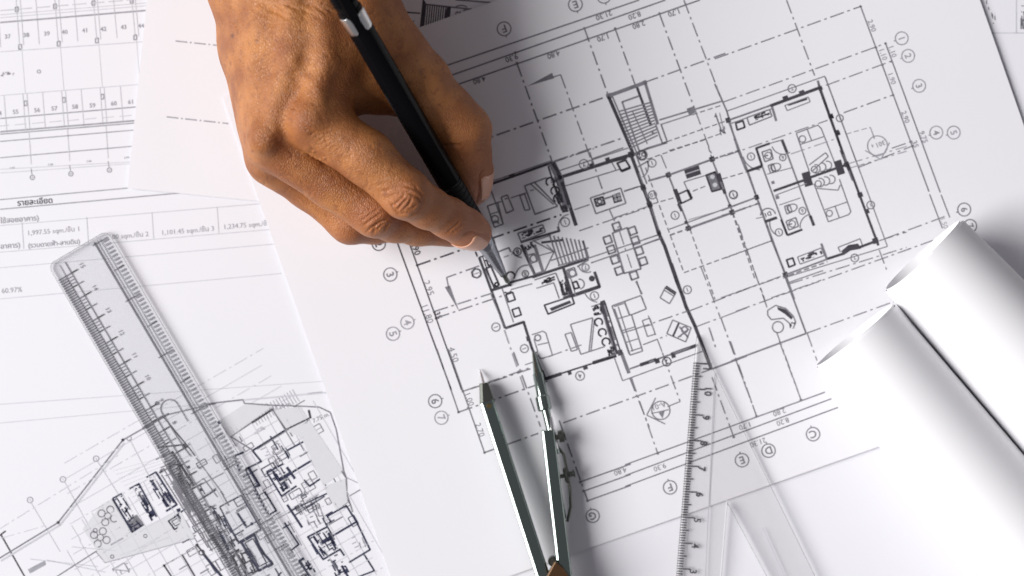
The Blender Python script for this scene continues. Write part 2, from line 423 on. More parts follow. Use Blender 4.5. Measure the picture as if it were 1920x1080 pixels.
# living and kitchen
a.frame(880, 280, 3.8579, DG)
a.pl([(100, 272), (600, 95)], 4.5, K); a.l(110, 250, 600, 80, 1.8); a.poly([(285, 185), (325, 172), (332, 195), (292, 210)], K); a.poly([(150, 245), (200, 228), (205, 243), (155, 262)], K)
a.pl([(595, 95), (655, 215), (705, 430)], 13, DG); a.pl([(600, 90), (660, 205), (772, 552)], 6.5, K); a.l(570, 120, 670, 440, 3, K)
a.l(650, 205, 1175, 38, 6, K); a.l(640, 158, 1150, -10, 2); a.l(660, 275, 1062, 152, 2.2); a.pl([(1030, 95), (1062, 152), (1085, 145)], 2); a.sq(885, 118, 16, K); a.sq(1000, 75, 16, K)
a.dd(600, 95, 900, -5, 2.6); a.dd(870, 20, 975, 330, 2.4); a.dd(1010, 430, 1050, 520, 2.2); a.dd(1085, 590, 1180, 880, 1.8); a.dd(1210, 950, 1255, 1090, 2)
a.pl([(1070, 100), (1130, 78), (1162, 130), (1100, 158)], 3.6, K, close=True); a.l(1100, 158, 1165, 132, 5, K)
a.pl([(875, 352), (1095, 280), (1132, 390), (915, 466)], 2.6, close=True); a.pl([(905, 362), (965, 345), (980, 395), (920, 412)], 3.6, K, close=True); a.arc(942, 378, 17, w=3)
a.poly([(1030, 332), (1088, 310), (1106, 375), (1046, 392)], K); a.l(970, 360, 1035, 340, 3)
for u, v in ((1052, 338), (1078, 330), (1060, 365), (1086, 357)): a.arc(u, v, 8, w=1.6, c=PG)
a.l(760, 437, 870, 400, 2.2); a.l(1120, 302, 1225, 268, 2.2); a.dd(795, 590, 1275, 425, 2.2); a.tagc(828, 107, 33, '7', 9, UP)
a.pl([(560, 205), (400, 265), (475, 470), (640, 410)], 2.8); a.l(470, 238, 638, 410, 2.8); a.l(440, 248, 610, 400, 2.4); a.l(440, 300, 468, 292, 2)
for u, v in ((585, 235), (620, 300), (640, 355)): a.arc(u, v, 30, 120, 420, 3, K)
a.scrib([(560, 210), (620, 190), (690, 380), (640, 400)], 18, K, 2.6); a.poly([(655, 410), (700, 400), (720, 450), (675, 460)], K)
a.pl([(230, 347), (275, 330), (320, 440), (268, 462)], 2.6, close=True); a.l(255, 360, 275, 354, 2.4); a.pl([(365, 335), (400, 322), (440, 435), (402, 442)], 2.6, close=True); a.l(300, 352, 410, 315, 2.2); a.l(200, 385, 232, 378, 2)
a.pl([(130, 410), (205, 385), (245, 540), (182, 565)], 2.6, close=True); a.l(150, 470, 222, 448, 2.2); a.arc(185, 505, 26, w=2.6); a.arc(190, 540, 22, 180, 360, 2.6); a.l(155, 290, 245, 540, 2.4)
a.dd(150, 648, 665, 473, 3.2, K)
a.pl([(350, 608), (530, 545), (550, 597), (375, 668)], 2.6, close=True); a.scrib([(365, 612), (528, 556), (540, 590), (380, 650)], 22, K, 3.2)
a.arc(735, 560, 92, 160, 260, 2); a.tagc(693, 527, 32, '1', 9, UP); a.pl([(370, 672), (650, 590), (640, 560)], 4.2, K)
a.pl([(455, 665), (590, 622)], 2.2)
for i in range(9):
    a.l(580+30*i, 620+5*i, 652+25*i, 842-6*i, 2.8)
a.l(590, 805, 862, 712, 2.4); a.l(640, 842, 860, 782, 2.4); a.l(500, 770, 610, 740, 2); a.l(520, 675, 680, 655, 4, K); a.pl([(460, 660), (612, 742), (545, 882)], 2.4); a.l(560, 690, 612, 742, 2)
a.l(470, 690, 535, 892, 5.5); a.l(375, 690, 480, 922, 5, K); a.pl([(400, 700), (465, 905), (525, 885)], 2.4); a.scrib([(390, 680), (455, 670), (470, 720), (400, 735)], 12, K, 3.2)
a.pl([(410, 770), (470, 752), (490, 810), (430, 830)], 2.2); a.arc(465, 790, 26, w=2.6)
a.pl([(455, 925), (862, 790)], 5, K); a.l(820, 660, 862, 790, 4); a.l(680, 860, 745, 1065, 5, K); a.l(715, 870, 770, 1060, 2.2)
a.pl([(470, 945), (625, 895), (690, 1065)], 2.4); a.pl([(485, 1005), (610, 965), (650, 1080)], 2.2); a.scrib([(478, 955), (615, 910), (620, 945), (490, 990)], 18, K, 3); a.scrib([(630, 920), (690, 905), (730, 1050), (670, 1062)], 25, K, 3)
a.pl([(702, 875), (758, 855), (778, 910), (722, 932)], 2.6, close=True); a.arc(745, 895, 24, w=2.4); a.pl([(745, 965), (775, 955), (795, 1000), (760, 1010)], 3.4, K, close=True); a.arc(795, 975, 36, 260, 440, 2.4)
a.pl([(745, 1062), (942, 995), (905, 885)], 5, K); a.dot(886, 935, 22, K, 12); a.tagc(840, 855, 26, '7', 8, UP); a.arc(850, 830, 62, 60, 170, 2); a.pl([(780, 850), (860, 800)], 3)
a.pl([(200, 745), (285, 712), (300, 742)], 3); a.arc(380, 700, 82, 90, 150, 2.6); a.tagc(348, 740, 27, '8', 9, UP, K)
a.arc(420, 925, 88, 185, 275, 2.6); a.tagc(405, 900, 23, '8', 8, UP, K); a.l(290, 965, 462, 918, 4, K); a.l(300, 1015, 455, 972, 2.2); a.ds(250, 780, 310, 760)
a.pl([(1035, 607), (1140, 567), (1240, 865), (1120, 897)], 2.8, close=True)
for u, v in ((1065, 558), (1180, 590), (1200, 660), (1227, 735), (1256, 810), (1000, 655), (1025, 725), (1052, 798), (1082, 878), (1190, 912)):
    ca, sa = math.cos(math.radians(-19)), math.sin(math.radians(-19))
    a.pl([(u+ca*p-sa*q, v+sa*p+ca*q) for p, q in ((-26, -26), (26, -26), (26, 26), (-26, 26))], 3.2, close=True)
    a.l(u-ca*20-8, v-sa*20-6, u-ca*20+8, v-sa*20+30, 2)
a.l(868, 785, 1365, 620, 2.2); a.l(880, 822, 1375, 650, 2.2); a.arc(55, 897, 32, w=2.4); a.t(55, 897, '1', 8, DN)
# courtyard
a.frame(1160, 260, 3.6, DG)
a.pl([(80, 100), (165, 330), (210, 450), (270, 640), (310, 725), (390, 960), (440, 1085)], 6, K); a.l(112, 95, 190, 305, 2.6); a.l(135, 230, 280, 640, 2)
for x, y, r in ((165, 330, 18), (208, 445, 18), (270, 635, 14), (335, 245, 17), (630, 138, 17), (470, 605, 17), (765, 497, 17), (930, 395, 14), (455, 565, 11), (750, 455, 12), (85, 105, 20)): a.sq(x, y, r, K)
a.pl([(200, 285), (340, 245), (630, 140)], 3.6); a.pat(630, 140, 815, 80, (12, 3), 3.2, DG)
a.ds(180, 195, 440, 905); a.ds(440, 905, 1030, 690); a.dd(285, 110, 340, 245, 1.8); a.ds(340, 80, 590, 5); a.ds(590, 5, 630, 140)
a.l(335, 245, 480, 615, 3); a.poly([(365, 345), (392, 337), (428, 432), (402, 445)], K); a.l(400, 440, 425, 490, 4, K); a.ds(480, 610, 650, 1085)
a.l(630, 140, 770, 500, 3); a.poly([(660, 240), (685, 230), (728, 370), (708, 375)], K); a.ds(770, 500, 985, 1085)
a.poly([(440, 212), (540, 180), (556, 240), (460, 272)], K); a.l(450, 240, 548, 208, 1.4, PG)
a.poly([(590, 247), (650, 225), (692, 340), (630, 357)], DG); a.dot(632, 258, 16, PG); a.dot(650, 312, 16, PG); a.pl([(590, 247), (650, 225), (692, 340), (630, 357)], 3.4, K, close=True)
a.pl([(402, 375), (465, 347), (492, 405), (422, 437)], 3.0, K, close=True); a.l(465, 347, 492, 405, 5, K)
a.pl([(590, 247), (440, 292), (465, 350)], 2.0); a.ds(500, 355, 590, 318); a.ds(700, 272, 860, 225); a.ds(230, 440, 370, 400)
a.l(340, 612, 930, 395, 2.2); a.l(470, 548, 740, 470, 1.6, MG); a.l(475, 605, 765, 500, 4); a.dd(765, 500, 940, 438, 3.2); a.ds(345, 652, 470, 607, 3)
for x, y, s in ((225, 165, '1'), (228, 380, '10'), (380, 518, '1'), (775, 380, '1'), (463, 1020, '1')): a.tagc(x, y, 27, s, 8, UP)
a.pl([(780, 0), (870, 220), (930, 395), (1035, 690), (1125, 915), (1185, 1085)], 3.4); a.l(870, 220, 965, 190, 4, K)
a.dd(-30, 535, 190, 460); a.l(35, 357, 150, 320, 2.2); a.l(165, 682, 275, 645, 2); a.l(170, 712, 285, 670, 2)
a.dd(690, 1075, 1120, 920, 2); a.l(1150, 970, 1380, 890, 2); a.dd(1030, 1075, 1368, 955, 2); a.dd(-10, 600, 10, 590)
a.arc(120, 190, 80, 330, 420, 2); a.tagc(155, 110, 30, 'D2', 8, UP, K); a.l(130, 190, 200, 150, 2.6)
# left dimension band and bathroom
a.frame(690, 430, 3.6, K)
a.l(150, -40, 562, 1085, 2.5, K); a.l(235, -30, 632, 1085, 2.3, K); a.dd(330, 243, 680, 122, 3, K); a.dot(330, 243, 8)
a.t(322, 128, '1.90', 12, DN, K, True); a.t(410, 395, '2.95', 12, DN, DG); a.t(577, 845, '4.50', 12, DN, DG); a.t(403, 573, '11.80', 12, DN, DG); a.t(472, 575, '.35', 10, DN, K, True)
for x, y, s, c in ((72, 98, '2', K), (150, 305, '3', DG), (265, 628, '4', MG), (168, 705, '5', MG)): a.tagc(x, y, 45, s, 14, DN, c, tick=-20)
a.frame(690, 430, 3.6, DG)
a.dd(750, 247, 530, 325, 2.4); a.l(530, 325, 545, 400, 2.2); a.poly([(518, 390), (552, 378), (614, 552)], DG)
a.dd(445, 555, 840, 430, 2.4); a.dd(455, 600, 910, 448, 2.4); a.dot(447, 560, 9); a.dot(458, 602, 9)
a.pl([(730+33*math.cos(i*1.0472+.3), 297+33*math.sin(i*1.0472+.3)) for i in range(6)], 2.4, K, close=True); a.t(730, 297, '1', 9, DN)
a.tagc(863, 660, 28, '1', 8, DN); a.tagc(1055, 805, 27, '1', 8, DN)
a.pl([(750, 190), (832, 412), (925, 668)], 4.5, K); a.l(775, 190, 850, 400, 2, K); a.pl([(832, 412), (965, 372)], 5, K); a.pl([(795, 265), (830, 250), (885, 375), (852, 395)], 3.4, K, close=True); a.arc(868, 372, 12, w=3, c=K); a.l(748, 192, 800, 172, 3, K); a.l(725, 150, 738, 185, 3, K)
a.pl([(780, 215), (800, 208), (812, 245), (830, 240)], 3, K); a.arc(962, 315, 28, 140, 400, 3, K)
a.pl([(925, 668), (1050, 625), (1105, 800), (1195, 1015)], 4.6, K); a.l(830, 440, 925, 668, 2); a.l(905, 400, 982, 628, 2); a.l(930, 668, 1060, 622, 2); a.poly([(1065, 725), (1090, 718), (1098, 750), (1073, 757)], K)
for u, v in ((962, 458), (1003, 560)):
    ca, sa = math.cos(-.33), math.sin(-.33)
    a.pl([(u+ca*p-sa*q, v+sa*p+ca*q) for p, q in ((-24, -26), (24, -26), (24, 26), (-24, 26))], 3, K, close=True)
a.dd(920, 680, 1058, 1085, 2.6, MG); a.dd(690, 1078, 1135, 928, 2.4); a.dot(1018, 965, 9); a.arc(940, 400, 30, 30, 130, 2.6, K)
a.pl([(1105, 712), (1180, 687), (1200, 700), (1245, 852), (1165, 872), (1145, 850)], 2); a.l(1145, 780, 1215, 765, 2); a.arc(1145, 732, 20, w=2.6); a.pl([(1120, 740), (1145, 825), (1125, 835)], 2)
a.pl([(1190, 512), (1375, 452), (1392, 502), (1215, 572)], 3, K, close=True); a.poly([(1225, 533), (1360, 480), (1372, 497), (1238, 552)], K)
a.dd(1060, 915, 1440, 780, 2)
# living room
a.frame(1000, 500, 3.6, DG)
a.l(80, 755, 560, 602, 3, K); a.l(80, 758, 190, 722, 6, K); a.l(400, 650, 560, 600, 6, K); a.l(60, 700, 85, 765, 4, K); a.sq(350, 680, 15, K); a.sq(245, 718, 12, K)
a.tagc(315, 737, 30, '4', 9, UP); a.pl([(400, 345), (250, 390), (320, 592), (480, 540)], 2.2); a.pl([(400, 345), (375, 575)], 2.2); a.l(412, 355, 388, 575, 2)
a.pl([(213, 457), (255, 444), (297, 560), (256, 572)], 2.2, close=True)
for u, v in ((440, 375), (465, 445), (490, 508)): a.arc(u, v, 26, 100, 400, 3, K)
a.scrib([(395, 270), (455, 250), (480, 320), (415, 330)], 22, K, 3.4); a.scrib([(488, 545), (545, 530), (555, 590), (505, 602)], 22, K, 3.4); a.pl([(390, 270), (450, 250), (550, 595), (510, 605)], 2)
a.pl([(460, 245), (565, 590)], 4.5, K); a.pl([(482, 240), (590, 580)], 2.6, K); a.dd(472, 245, 580, 585, 2); a.sq(470, 245, 16, K); a.sq(585, 580, 18, K)
a.l(595, 585, 645, 720, 6, DG); a.pl([(545, 610), (602, 770), (1145, 570)], 2); a.l(650, 690, 1110, 528, 3); a.l(720, 664, 830, 626, 6, K); a.l(930, 592, 1100, 532, 6, K); a.sq(835, 637, 16, K); a.sq(945, 602, 14, K); a.tagc(900, 642, 29, '2', 8, UP, K)
a.pl([(530, 265), (725, 195), (762, 285), (662, 325), (737, 570), (652, 597)], 2.4, close=True); a.l(615, 238, 648, 325, 3); a.l(572, 270, 670, 572, 2); a.l(545, 285, 648, 590, 3.4); a.l(648, 325, 662, 325, 2)
for p, q in (((575, 350), (660, 325)), ((600, 432), (690, 405)), ((605, 446), (694, 420)), ((628, 510), (712, 485)), ((655, 570), (735, 545)), ((545, 270), (610, 248))): a.l(*p, *q, 2)
a.pl([(735, 365), (785, 347), (822, 455), (770, 472)], 2, close=True); a.l(750, 405, 802, 390, 1.8)
a.pl([(892, 137), (960, 180), (918, 250), (855, 210)], 2.2, close=True); a.l(892, 137, 960, 182, 6, K); a.l(882, 158, 950, 200, 2)
a.pl([(940, 360), (1065, 412), (1028, 508), (900, 452)], 2.2, close=True); a.l(982, 380, 942, 470, 3.4, K); a.l(985, 405, 1045, 480, 2.6); a.l(1050, 420, 975, 478, 2.6); a.arc(1020, 425, 20, w=2.6); a.arc(1015, 475, 22, 180, 360, 2.4)
a.pl([(930, -20), (1030, 270), (1090, 400), (1202, 692)], 6, K); a.l(1202, 692, 1440, 602, 3.2)
a.dd(690, 100, 745, 205, 2); a.dd(775, 330, 870, 580, 1.8); a.dd(870, 580, 990, 910, 2); a.l(990, 910, 905, 945, 1.9); a.dd(1130, 0, 1260, 340, 2); a.dd(1265, 345, 1440, 830, 2.2); a.l(1265, 345, 1440, 278, 1.8)
a.dd(1050, 300, 1440, 150, 2.2); a.dd(1100, 405, 1260, 345, 2); a.dd(690, 420, 1040, 300, 2.2); a.dd(740, 527, 900, 465, 2.2); a.dd(200, 1055, 1200, 692, 2.4); a.dd(650, 750, 782, 1085, 2.2)
a.arc(860, 970, 62, w=2); a.pl([(825, 885), (765, 1002), (890, 1062)], 2); a.l(800, 990, 915, 965, 1.8); a.t(850, 940, 'A-01', 10, UP); a.poly([(845, 985), (885, 975), (872, 1025)], DG)
a.dd(1185, 410, 1232, 552, 2.4); a.arc(440, 140, 100, 95, 160, 2); a.tagc(412, 197, 28, '1', 9, UP); a.l(200, 210, 440, 130, 3, K)
# terrace on the right
a.frame(1380, 380, 2.7, DG)
a.dd(10, 110, 160, 540, 2); a.dd(205, 655, 330, 1000, 2); a.l(245, 365, 355, 662, 3); a.l(355, 662, -25, 802, 3); a.dd(360, 660, 830, 490, 2); a.dd(360, 660, 410, 800, 2)
a.dd(0, 800, 102, 1075, 2); a.pl([(178, 592), (160, 570), (160, 545), (200, 520), (250, 535), (290, 575), (302, 605), (290, 635)], 2.2); a.pl([(178, 592), (240, 585), (272, 612), (275, 635)], 2.2)
a.arc(212, 630, 28, w=2.2); a.poly([(208, 528), (250, 540), (288, 580), (280, 592), (245, 562), (212, 542)], K); a.scrib([(270, 610), (300, 605), (302, 635), (275, 640)], 7, K, 3)
a.dd(0, 455, 245, 370, 2); a.dd(0, 550, 1000, 190, 2); a.dd(755, 182, 1070, 65, 2); a.l(980, -42, 1045, 130, 2); a.l(1038, -40, 1082, 75, 2); a.t(1055, 105, '1.50', 9, DN, MG)
a.tagc(1155, 35, 33, '6', 12, DN, DG, tick=160); a.tagc(1185, 118, 33, '7', 12, DN, DG); a.dd(725, 240, 767, 352, 2)
# lower dimension band
a.frame(1180, 640, 2.4545, DG)
a.l(-20, 568, 900, 234, 2.2); a.l(-20, 618, 930, 264, 2.2); a.l(-20, 668, 960, 304, 2.2)
for x, y, s in ((140, 580, '9.30'), (690, 326, '2.80'), (706, 370, '8.20'), (530, 390, '1.70'), (592, 466, '21.30')): a.t(x, y, s, 10, UP, DG)
for x, y, s in ((187, 672, 'F'), (518, 547, 'E'), (640, 503, 'D'), (845, 427, 'C')): a.tagc(x, y, 31, s, 14, UP, DG, tick=255)
a.dd(10, 170, 130, 515, 2); a.dd(465, 0, 585, 345, 2); a.dd(690, 0, 790, 270, 2); a.dd(380, 165, 480, 440, 2.2); a.dot(130, 515, 7); a.dot(585, 345, 7); a.dot(790, 270, 7); a.dot(480, 440, 7)
a.frame(780, 660, 2.5714, DG)
a.l(100, -15, 205, 290, 2.2); a.l(155, -15, 330, 485, 2.2); a.dd(225, 190, 560, 72, 2.4); a.dd(205, 290, 640, 138, 2.6); a.dd(330, 485, 590, 392, 2.6); a.dot(225, 190, 6); a.dot(205, 290, 7); a.dot(250, 270, 6); a.dot(330, 485, 7)
a.t(258, 230, '1.00', 11, DN, DG); a.t(308, 375, '2.70', 11, DN, DG); a.tagc(92, 237, 32, '6', 14, DN, DG, tick=-20); a.tagc(122, 317, 32, '7', 14, DN, MG, tick=-20)
a.dd(470, 0, 600, 360, 2.4); a.tagc(852, 790, 32, 'G', 14, UP, DG, tick=255); a.dd(690, 330, 828, 717, 2.6); a.l(790, 627, 1035, 540, 2.4); a.l(805, 672, 1035, 590, 2.4); a.l(825, 718, 1035, 643, 2.4); a.t(985, 576, '4.80', 10, UP)
for x, y in ((792, 627), (808, 670), (827, 717)): a.dot(x, y, 7)
a.build('printed_floor_plan', sh_A, zA, HA)

# ------------------------------------------------------------------ loose sheet and corner sheets
for x1, y1, x2, y2 in ((1185, 277, 1620, 322), (1125, 789, 1540, 834)):
    b = Print(); b.frame(0, 0, 3.6, MG); b.pat(x1, y1, x2, y2, (22, 5, 3, 5), 2.4, MG); b.build('printed_line', sh_M, zM, HM)
s = Print(); s.frame(660, 0, 6.4, K)
s.poly([(850, -30), (895, 55), (865, 345), (812, 350)])
for i in range(9): s.l(912+27*i, 58+2*i, 885+27*i, 345-4*i, 2.2)
s.poly([(1140, 80), (1188, 85), (1172, 260), (1105, 260)])
for i in range(7): s.l(300+40*i, -30, 290+40*i, 380, 3.2)
s.poly([(548, -30), (585, -30), (555, 330), (525, 330)]); s.l(660, 148, 820, 160, 2.5); s.dot(668, 148, 12)
s.poly([(590, 365), (640, 300), (710, 275), (755, 232), (722, 305), (650, 345)], DG); s.l(1240, -5, 1700, 35, 3, DG); s.l(870, 50, 1470, 115, 3, DG)
s.scrib([(1220, 120), (1390, 95), (1390, 150), (1230, 185)], 8, DG, 2.2); s.arc(1310, 95, 70, 190, 350, 2.4, DG, ry=30)
s.build('printed_hatching', sh_S, zS, HS+.0005)
r = Print(); r.frame(1340, 0, 3.3103, MG)
r.l(1500, 205, 2200, 205, 1.8, PG); r.l(1872, -200, 1872, 205, 1.8, PG)
r.scrib([(1680, 0), (1705, 0), (1712, 60), (1690, 60)], 6, DG, 1.8); r.scrib([(1715, 70), (1738, 70), (1745, 150), (1722, 150)], 7, DG, 1.8); r.scrib([(1898, 0), (1925, 0), (1925, 180), (1900, 180)], 22, DG, 2)
r.build('printed_table', sh_R, zR, HR)

# ------------------------------------------------------------------ left sheet: number grid, table, site plan
g = Print(); g.frame(0, 0, 3.6, MG)
g.l(0, 152, 1040, 66, 3.0, MG); g.pat(0, 72, 1040, -14, (26, 8), 2.2, PG); g.l(0, 100, 1040, 15, 1.4, PG); g.l(0, 120, 1040, 34, 1.4, PG)
for x, y in ((112, 63), (370, 43), (630, 20), (888, 5), (135, 316), (395, 295), (653, 273), (912, 252), (172, 697), (430, 675), (690, 653), (945, 630)):
    g.pl([(x-9, y-15), (x+10, y-17), (x+10, y+15), (x-9, y+17)], 2.2, MG, close=True)
for i, x in enumerate((-20, 107, 135, 240, 368, 395, 500, 628, 655, 765, 888, 912)):
    g.l(x, -10, x+24, 318-.08*x, 1.3, PG); g.l(x+46, 640-.08*x, x+66, 890-.08*x, 1.3, PG)
for x in (145, 405, 665, 920): g.l(x, 330-.07*x, x+25, 640-.07*x, 1.0, TI)
for i, (x, y) in enumerate(((52, 246), (177, 236), (315, 226), (435, 216), (570, 205), (697, 195), (833, 183), (952, 174))): g.t(x, y, str(37+i), 8, -4.8, MG, True)
for i, (x, y) in enumerate(((-10, 765), (105, 755), (250, 743), (367, 732), (506, 720), (624, 711), (768, 698), (880, 687))): g.t(x, y, str(54+i), 8, -4.8, MG, True)
g.l(0, 350, 1020, 278, 1.5, PG); g.l(0, 645, 1000, 565, 1.4, PG); g.l(0, 800, 1000, 715, 2.2, MG); g.l(0, 890, 1000, 807, 3.0, MG); g.l(0, 906, 1000, 823, 2.2, MG)
for i in range(9): g.l(-20+118*i, 853-9.5*i, 60+118*i, 845-9.5*i, 1.6, PG)
g.l(0, 955, 1000, 870, 2.0, MG); g.l(0, 1065, 1000, 978, 2.0, MG); g.scrib([(-10, 488), (95, 480), (98, 508), (-8, 518)], 14, MG, 1.8); g.arc(262, 483, 11, w=1.6, c=MG)
for x in (205, 465, 725): g.l(x-10, 905-.08*x, x+5, 1125-.08*x, 1.4, PG)
g.frame(0, 280, 3.6, MG)
g.l(0, 135, 880, 85, 1.3, PG); g.l(0, 160, 880, 97, 1.3, PG)
for x, y in ((218, 190), (478, 165), (738, 140)): g.arc(x, y, 15, w=1.8, c=MG); g.dot(x, y, 5, MG); g.l(x-3, y-20, x-8, y-60, 1.5, MG)
for x, y in ((82, 125), (340, 103), (600, 80), (855, 55)): g.t(x, y, '3.00', 4, -4.8, MG)
g.l(0, 340, 900, 258, 2.0, MG); g.l(0, 405, 1600, 260, 2.2, MG); g.t(235, 350, 'รายละเอียด', 10.5, -4.8, K, True)
g.t(132, 474, 'ใช้สอยอาคาร)', 9.5, -4.8, MG, True); g.l(0, 515, 1900, 355, 1.4, PG); g.l(0, 695, 1900, 535, 1.4, PG); g.l(0, 800, 1900, 635, 1.3, PG); g.l(0, 1010, 1900, 838, 1.3, PG)
for x in (148, 585, 1025, 1465): g.l(x, 500-.08*x+5, x+12, 685-.08*x, 1.3, PG)
g.t(362, 552, '1,997.55 sqm./ชั้น 1', 9, -4.8, MG); g.t(365, 637, '(รวมดาดฟ้า-ลานดิน)', 8.5, -4.8, MG, True); g.t(880, 582, '00 sqm./ชั้น 2', 9, -4.8, MG)
g.t(1270, 550, '1,101.45 sqm./ชั้น 3', 9, -4.8, MG); g.t(1690, 510, '1,234.75 sqm./ชั้น 4', 9, -4.8, MG); g.t(70, 655, 'อาคาร)', 9.5, -4.8, MG, True); g.t(80, 950, '60.97%', 9.5, -4.8, MG)
g.frame(0, 700, 2.843, MG)
g.l(0, 165, 1900, 30, 1.2, PG); g.l(0, 265, 1900, 90, 1.2, PG)
# site plan, left half
g.poly([(440, 830), (540, 700), (600, 667), (700, 845), (960, 732), (1040, 880), (560, 1010)], TI)
g.pl([(-40, 1008), (310, 795), (655, 355), (770, 290), (885, 222), (1150, 160)], 2.6, DG); g.pl([(5, 1000), (320, 808), (662, 372)], 3.5, PG); g.dot(310, 795, 9, K); g.dot(655, 355, 9, K); g.arc(688, 347, 12, w=1.8, c=MG)
g.dd(-20, 840, 640, 430, 1.4, PG); g.dd(0, 880, 250, 810, 1.2, PG)
for x, y, x2, y2 in ((165, 690, 320, 950), (345, 580, 520, 900), (520, 470, 640, 660), (690, 350, 800, 560)): g.l(x, y, x2, y2, 1.4, PG)
for x, y in ((512, 455), (335, 565), (160, 675)): g.arc(x, y, 15, w=1.6, c=MG); g.t(x, y, '1', 5, -30, MG)
for i in range(9): g.l(380+i*55, 800-i*33+10, 430+i*55, 890-i*30, 1.1, PG); g.l(600+15*i, 580+20*i-60, 860+10*i, 450+12*i, 1.0, TI)
g.l(5, 860, 132, 1085, 2.8, K); g.l(-10, 870, 30, 840, 3, K)
for cx, cy in ((575, 760), (535, 875)):
    g.arc(cx, cy, 17, w=1.7, c=DG)
    for k in range(4):
        t = math.radians(k*90+22); g.arc(cx+36*math.cos(t), cy+36*math.sin(t), 19, w=2.2, c=DG)
g.arc(508, 838, 11, w=2.2, c=DG); g.arc(775, 867, 9, w=2, c=DG); g.arc(598, 977, 9, w=2, c=DG)
g.ink = NV
g.pl([(600, 667), (705, 845), (765, 805)], 4); g.pl([(738, 585), (835, 765)], 3.4); g.pl([(830, 525), (942, 700), (885, 735)], 3.8); g.l(600, 667, 650, 640, 3); g.l(690, 615, 740, 588, 3); g.l(780, 555, 832, 525, 3)
g.scrib([(605, 670), (650, 645), (720, 770), (690, 790)], 25, NV, 2.4); g.scrib([(700, 610), (740, 590), (830, 750), (800, 770)], 33, NV, 2.6); g.scrib([(780, 560), (830, 530), (930, 690), (880, 720)], 29, NV, 2.4)
g.poly([(668, 790), (728, 752), (768, 806), (706, 845)], DG); g.scrib([(668, 790), (728, 752), (768, 806), (706, 845)], 16, NV, 2.8); g.sq(815, 745, 17, NV, -30); g.l(795, 755, 812, 785, 4)
g.pl([(898, 788), (950, 755), (982, 800), (932, 832)], 3, close=True); g.pl([(915, 790), (945, 772), (962, 798), (935, 815)], 1.8, close=True); g.sq(952, 730, 10, NV); g.pl([(930, 765), (985, 725), (1150, 620)], 3)
g.ink = DG
g.pl([(300, 1085), (510, 950), (700, 842)], 2.2); g.pl([(510, 950), (560, 1010), (1040, 880)], 1.5, MG); g.poly([(148, 1045), (238, 998), (245, 1020), (160, 1067)], MG); g.dd(590, 915, 680, 865, 3, MG)
for p in (((160, 990), (520, 1030)), ((380, 925), (620, 945)), ((620, 1040), (880, 850)), ((640, 970), (940, 860)), ((250, 995), (560, 1060))): g.l(*p[0], *p[1], 1.5, PG)
g.pl([(600, 1045), (660, 1010), (690, 1055)], 2, MG, close=True); g.scrib([(590, 1040), (680, 1005), (700, 1060), (610, 1085)], 7, MG, 1.8)
g.l(1050, 915, 1194, 1095, 3.4, K); g.l(970, 965, 1040, 1085, 3, K); g.l(875, 1025, 915, 1085, 3, K); g.dot(1050, 915, 9, K); g.dot(875, 1025, 8, K); g.arc(1075, 955, 14, w=2, c=K); g.l(880, 1020, 1060, 920, 2)
for k in range(6): g.pl([(1095+26*k, 1030-15*k), (1120+26*k, 1015-15*k), (1150+26*k, 1065-15*k), (1125+26*k, 1080-15*k)], 1.8, DG, close=True)
# under the ruler
g.pl([(865, 225), (1010, 400), (1040, 440)], 2.4, K); g.l(760, 295, 900, 215, 4, K); g.l(840, 395, 980, 380, 3, K); g.sq(985, 388, 14, K, -30); g.pl([(915, 415), (1035, 600)], 5, K); g.l(850, 530, 935, 478, 4, K); g.scrib([(915, 490), (960, 470), (1030, 610), (985, 640)], 22, K, 3)
g.pl([(1030, 600), (1085, 560), (1160, 660)], 2, DG); g.l(1045, 450, 1194, 650, 2, DG); g.l(1000, 630, 1194, 530, 2, DG); g.sq(1005, 500, 8, K); g.sq(1145, 742, 8, K); g.sq(1072, 620, 8, K); g.l(900, 500, 1110, 850, 4, DG); g.l(860, 540, 1110, 930, 2.4, DG)
for i in range(12): g.l(830+26*i, 460+44*i, 905+26*i, 425+44*i, 2.2, DG)
g.scrib([(830, 480), (920, 450), (1194, 900), (1110, 960)], 44, DG, 2.2)
# site plan, right half
g.frame(380, 700, 2.843, DG)
g.poly([(380, 197), (520, 176), (562, 242), (752, 522), (642, 600), (530, 352), (440, 300)], TI); g.poly([(642, 605), (760, 560), (772, 690), (712, 728)], TI)
g.pl([(0, 165), (215, 140), (222, 160), (370, 170), (520, 175), (620, 180), (680, 208), (712, 300), (752, 522), (766, 560), (768, 640), (800, 740)], 2.4, DG)
g.l(220, 140, 660, 100, 1.4, PG); g.dd(560, 108, 640, 100, 2, DG); g.l(555, 240, 762, 552, 3.4, DG); g.l(765, 555, 860, 600, 1.6, MG)
g.poly([(90, 250), (222, 165), (370, 176), (152, 335)], TI)
for i in range(12): g.l(95+22*i, 248-8*i, 150+19*i, 330-12*i, 1.4, MG)
for i in range(4): g.l(100+15*i, 262+18*i, 300+12*i, 168+6*i, 1.4, MG)
g.pl([(150, 337), (370, 190), (445, 300), (270, 412)], 2.4, close=True); g.l(260, 265, 375, 190, 4, K); g.scrib([(260, 315), (335, 270), (345, 290), (270, 335)], 14, PG, 1.6); g.t(420, 175, '21.20 m.', 8, -18, DG); g.t(630, 235, '7.75 m.', 8, -25, DG)
g.l(565, 195, 575, 240, 4, K); g.pl([(440, 302), (575, 236)], 3, K); g.pl([(445, 300), (265, 412), (312, 470), (228, 512)], 3.6, NV); g.l(370, 190, 490, 385, 2); g.pl([(290, 405), (480, 285)], 2)
g.ink = NV
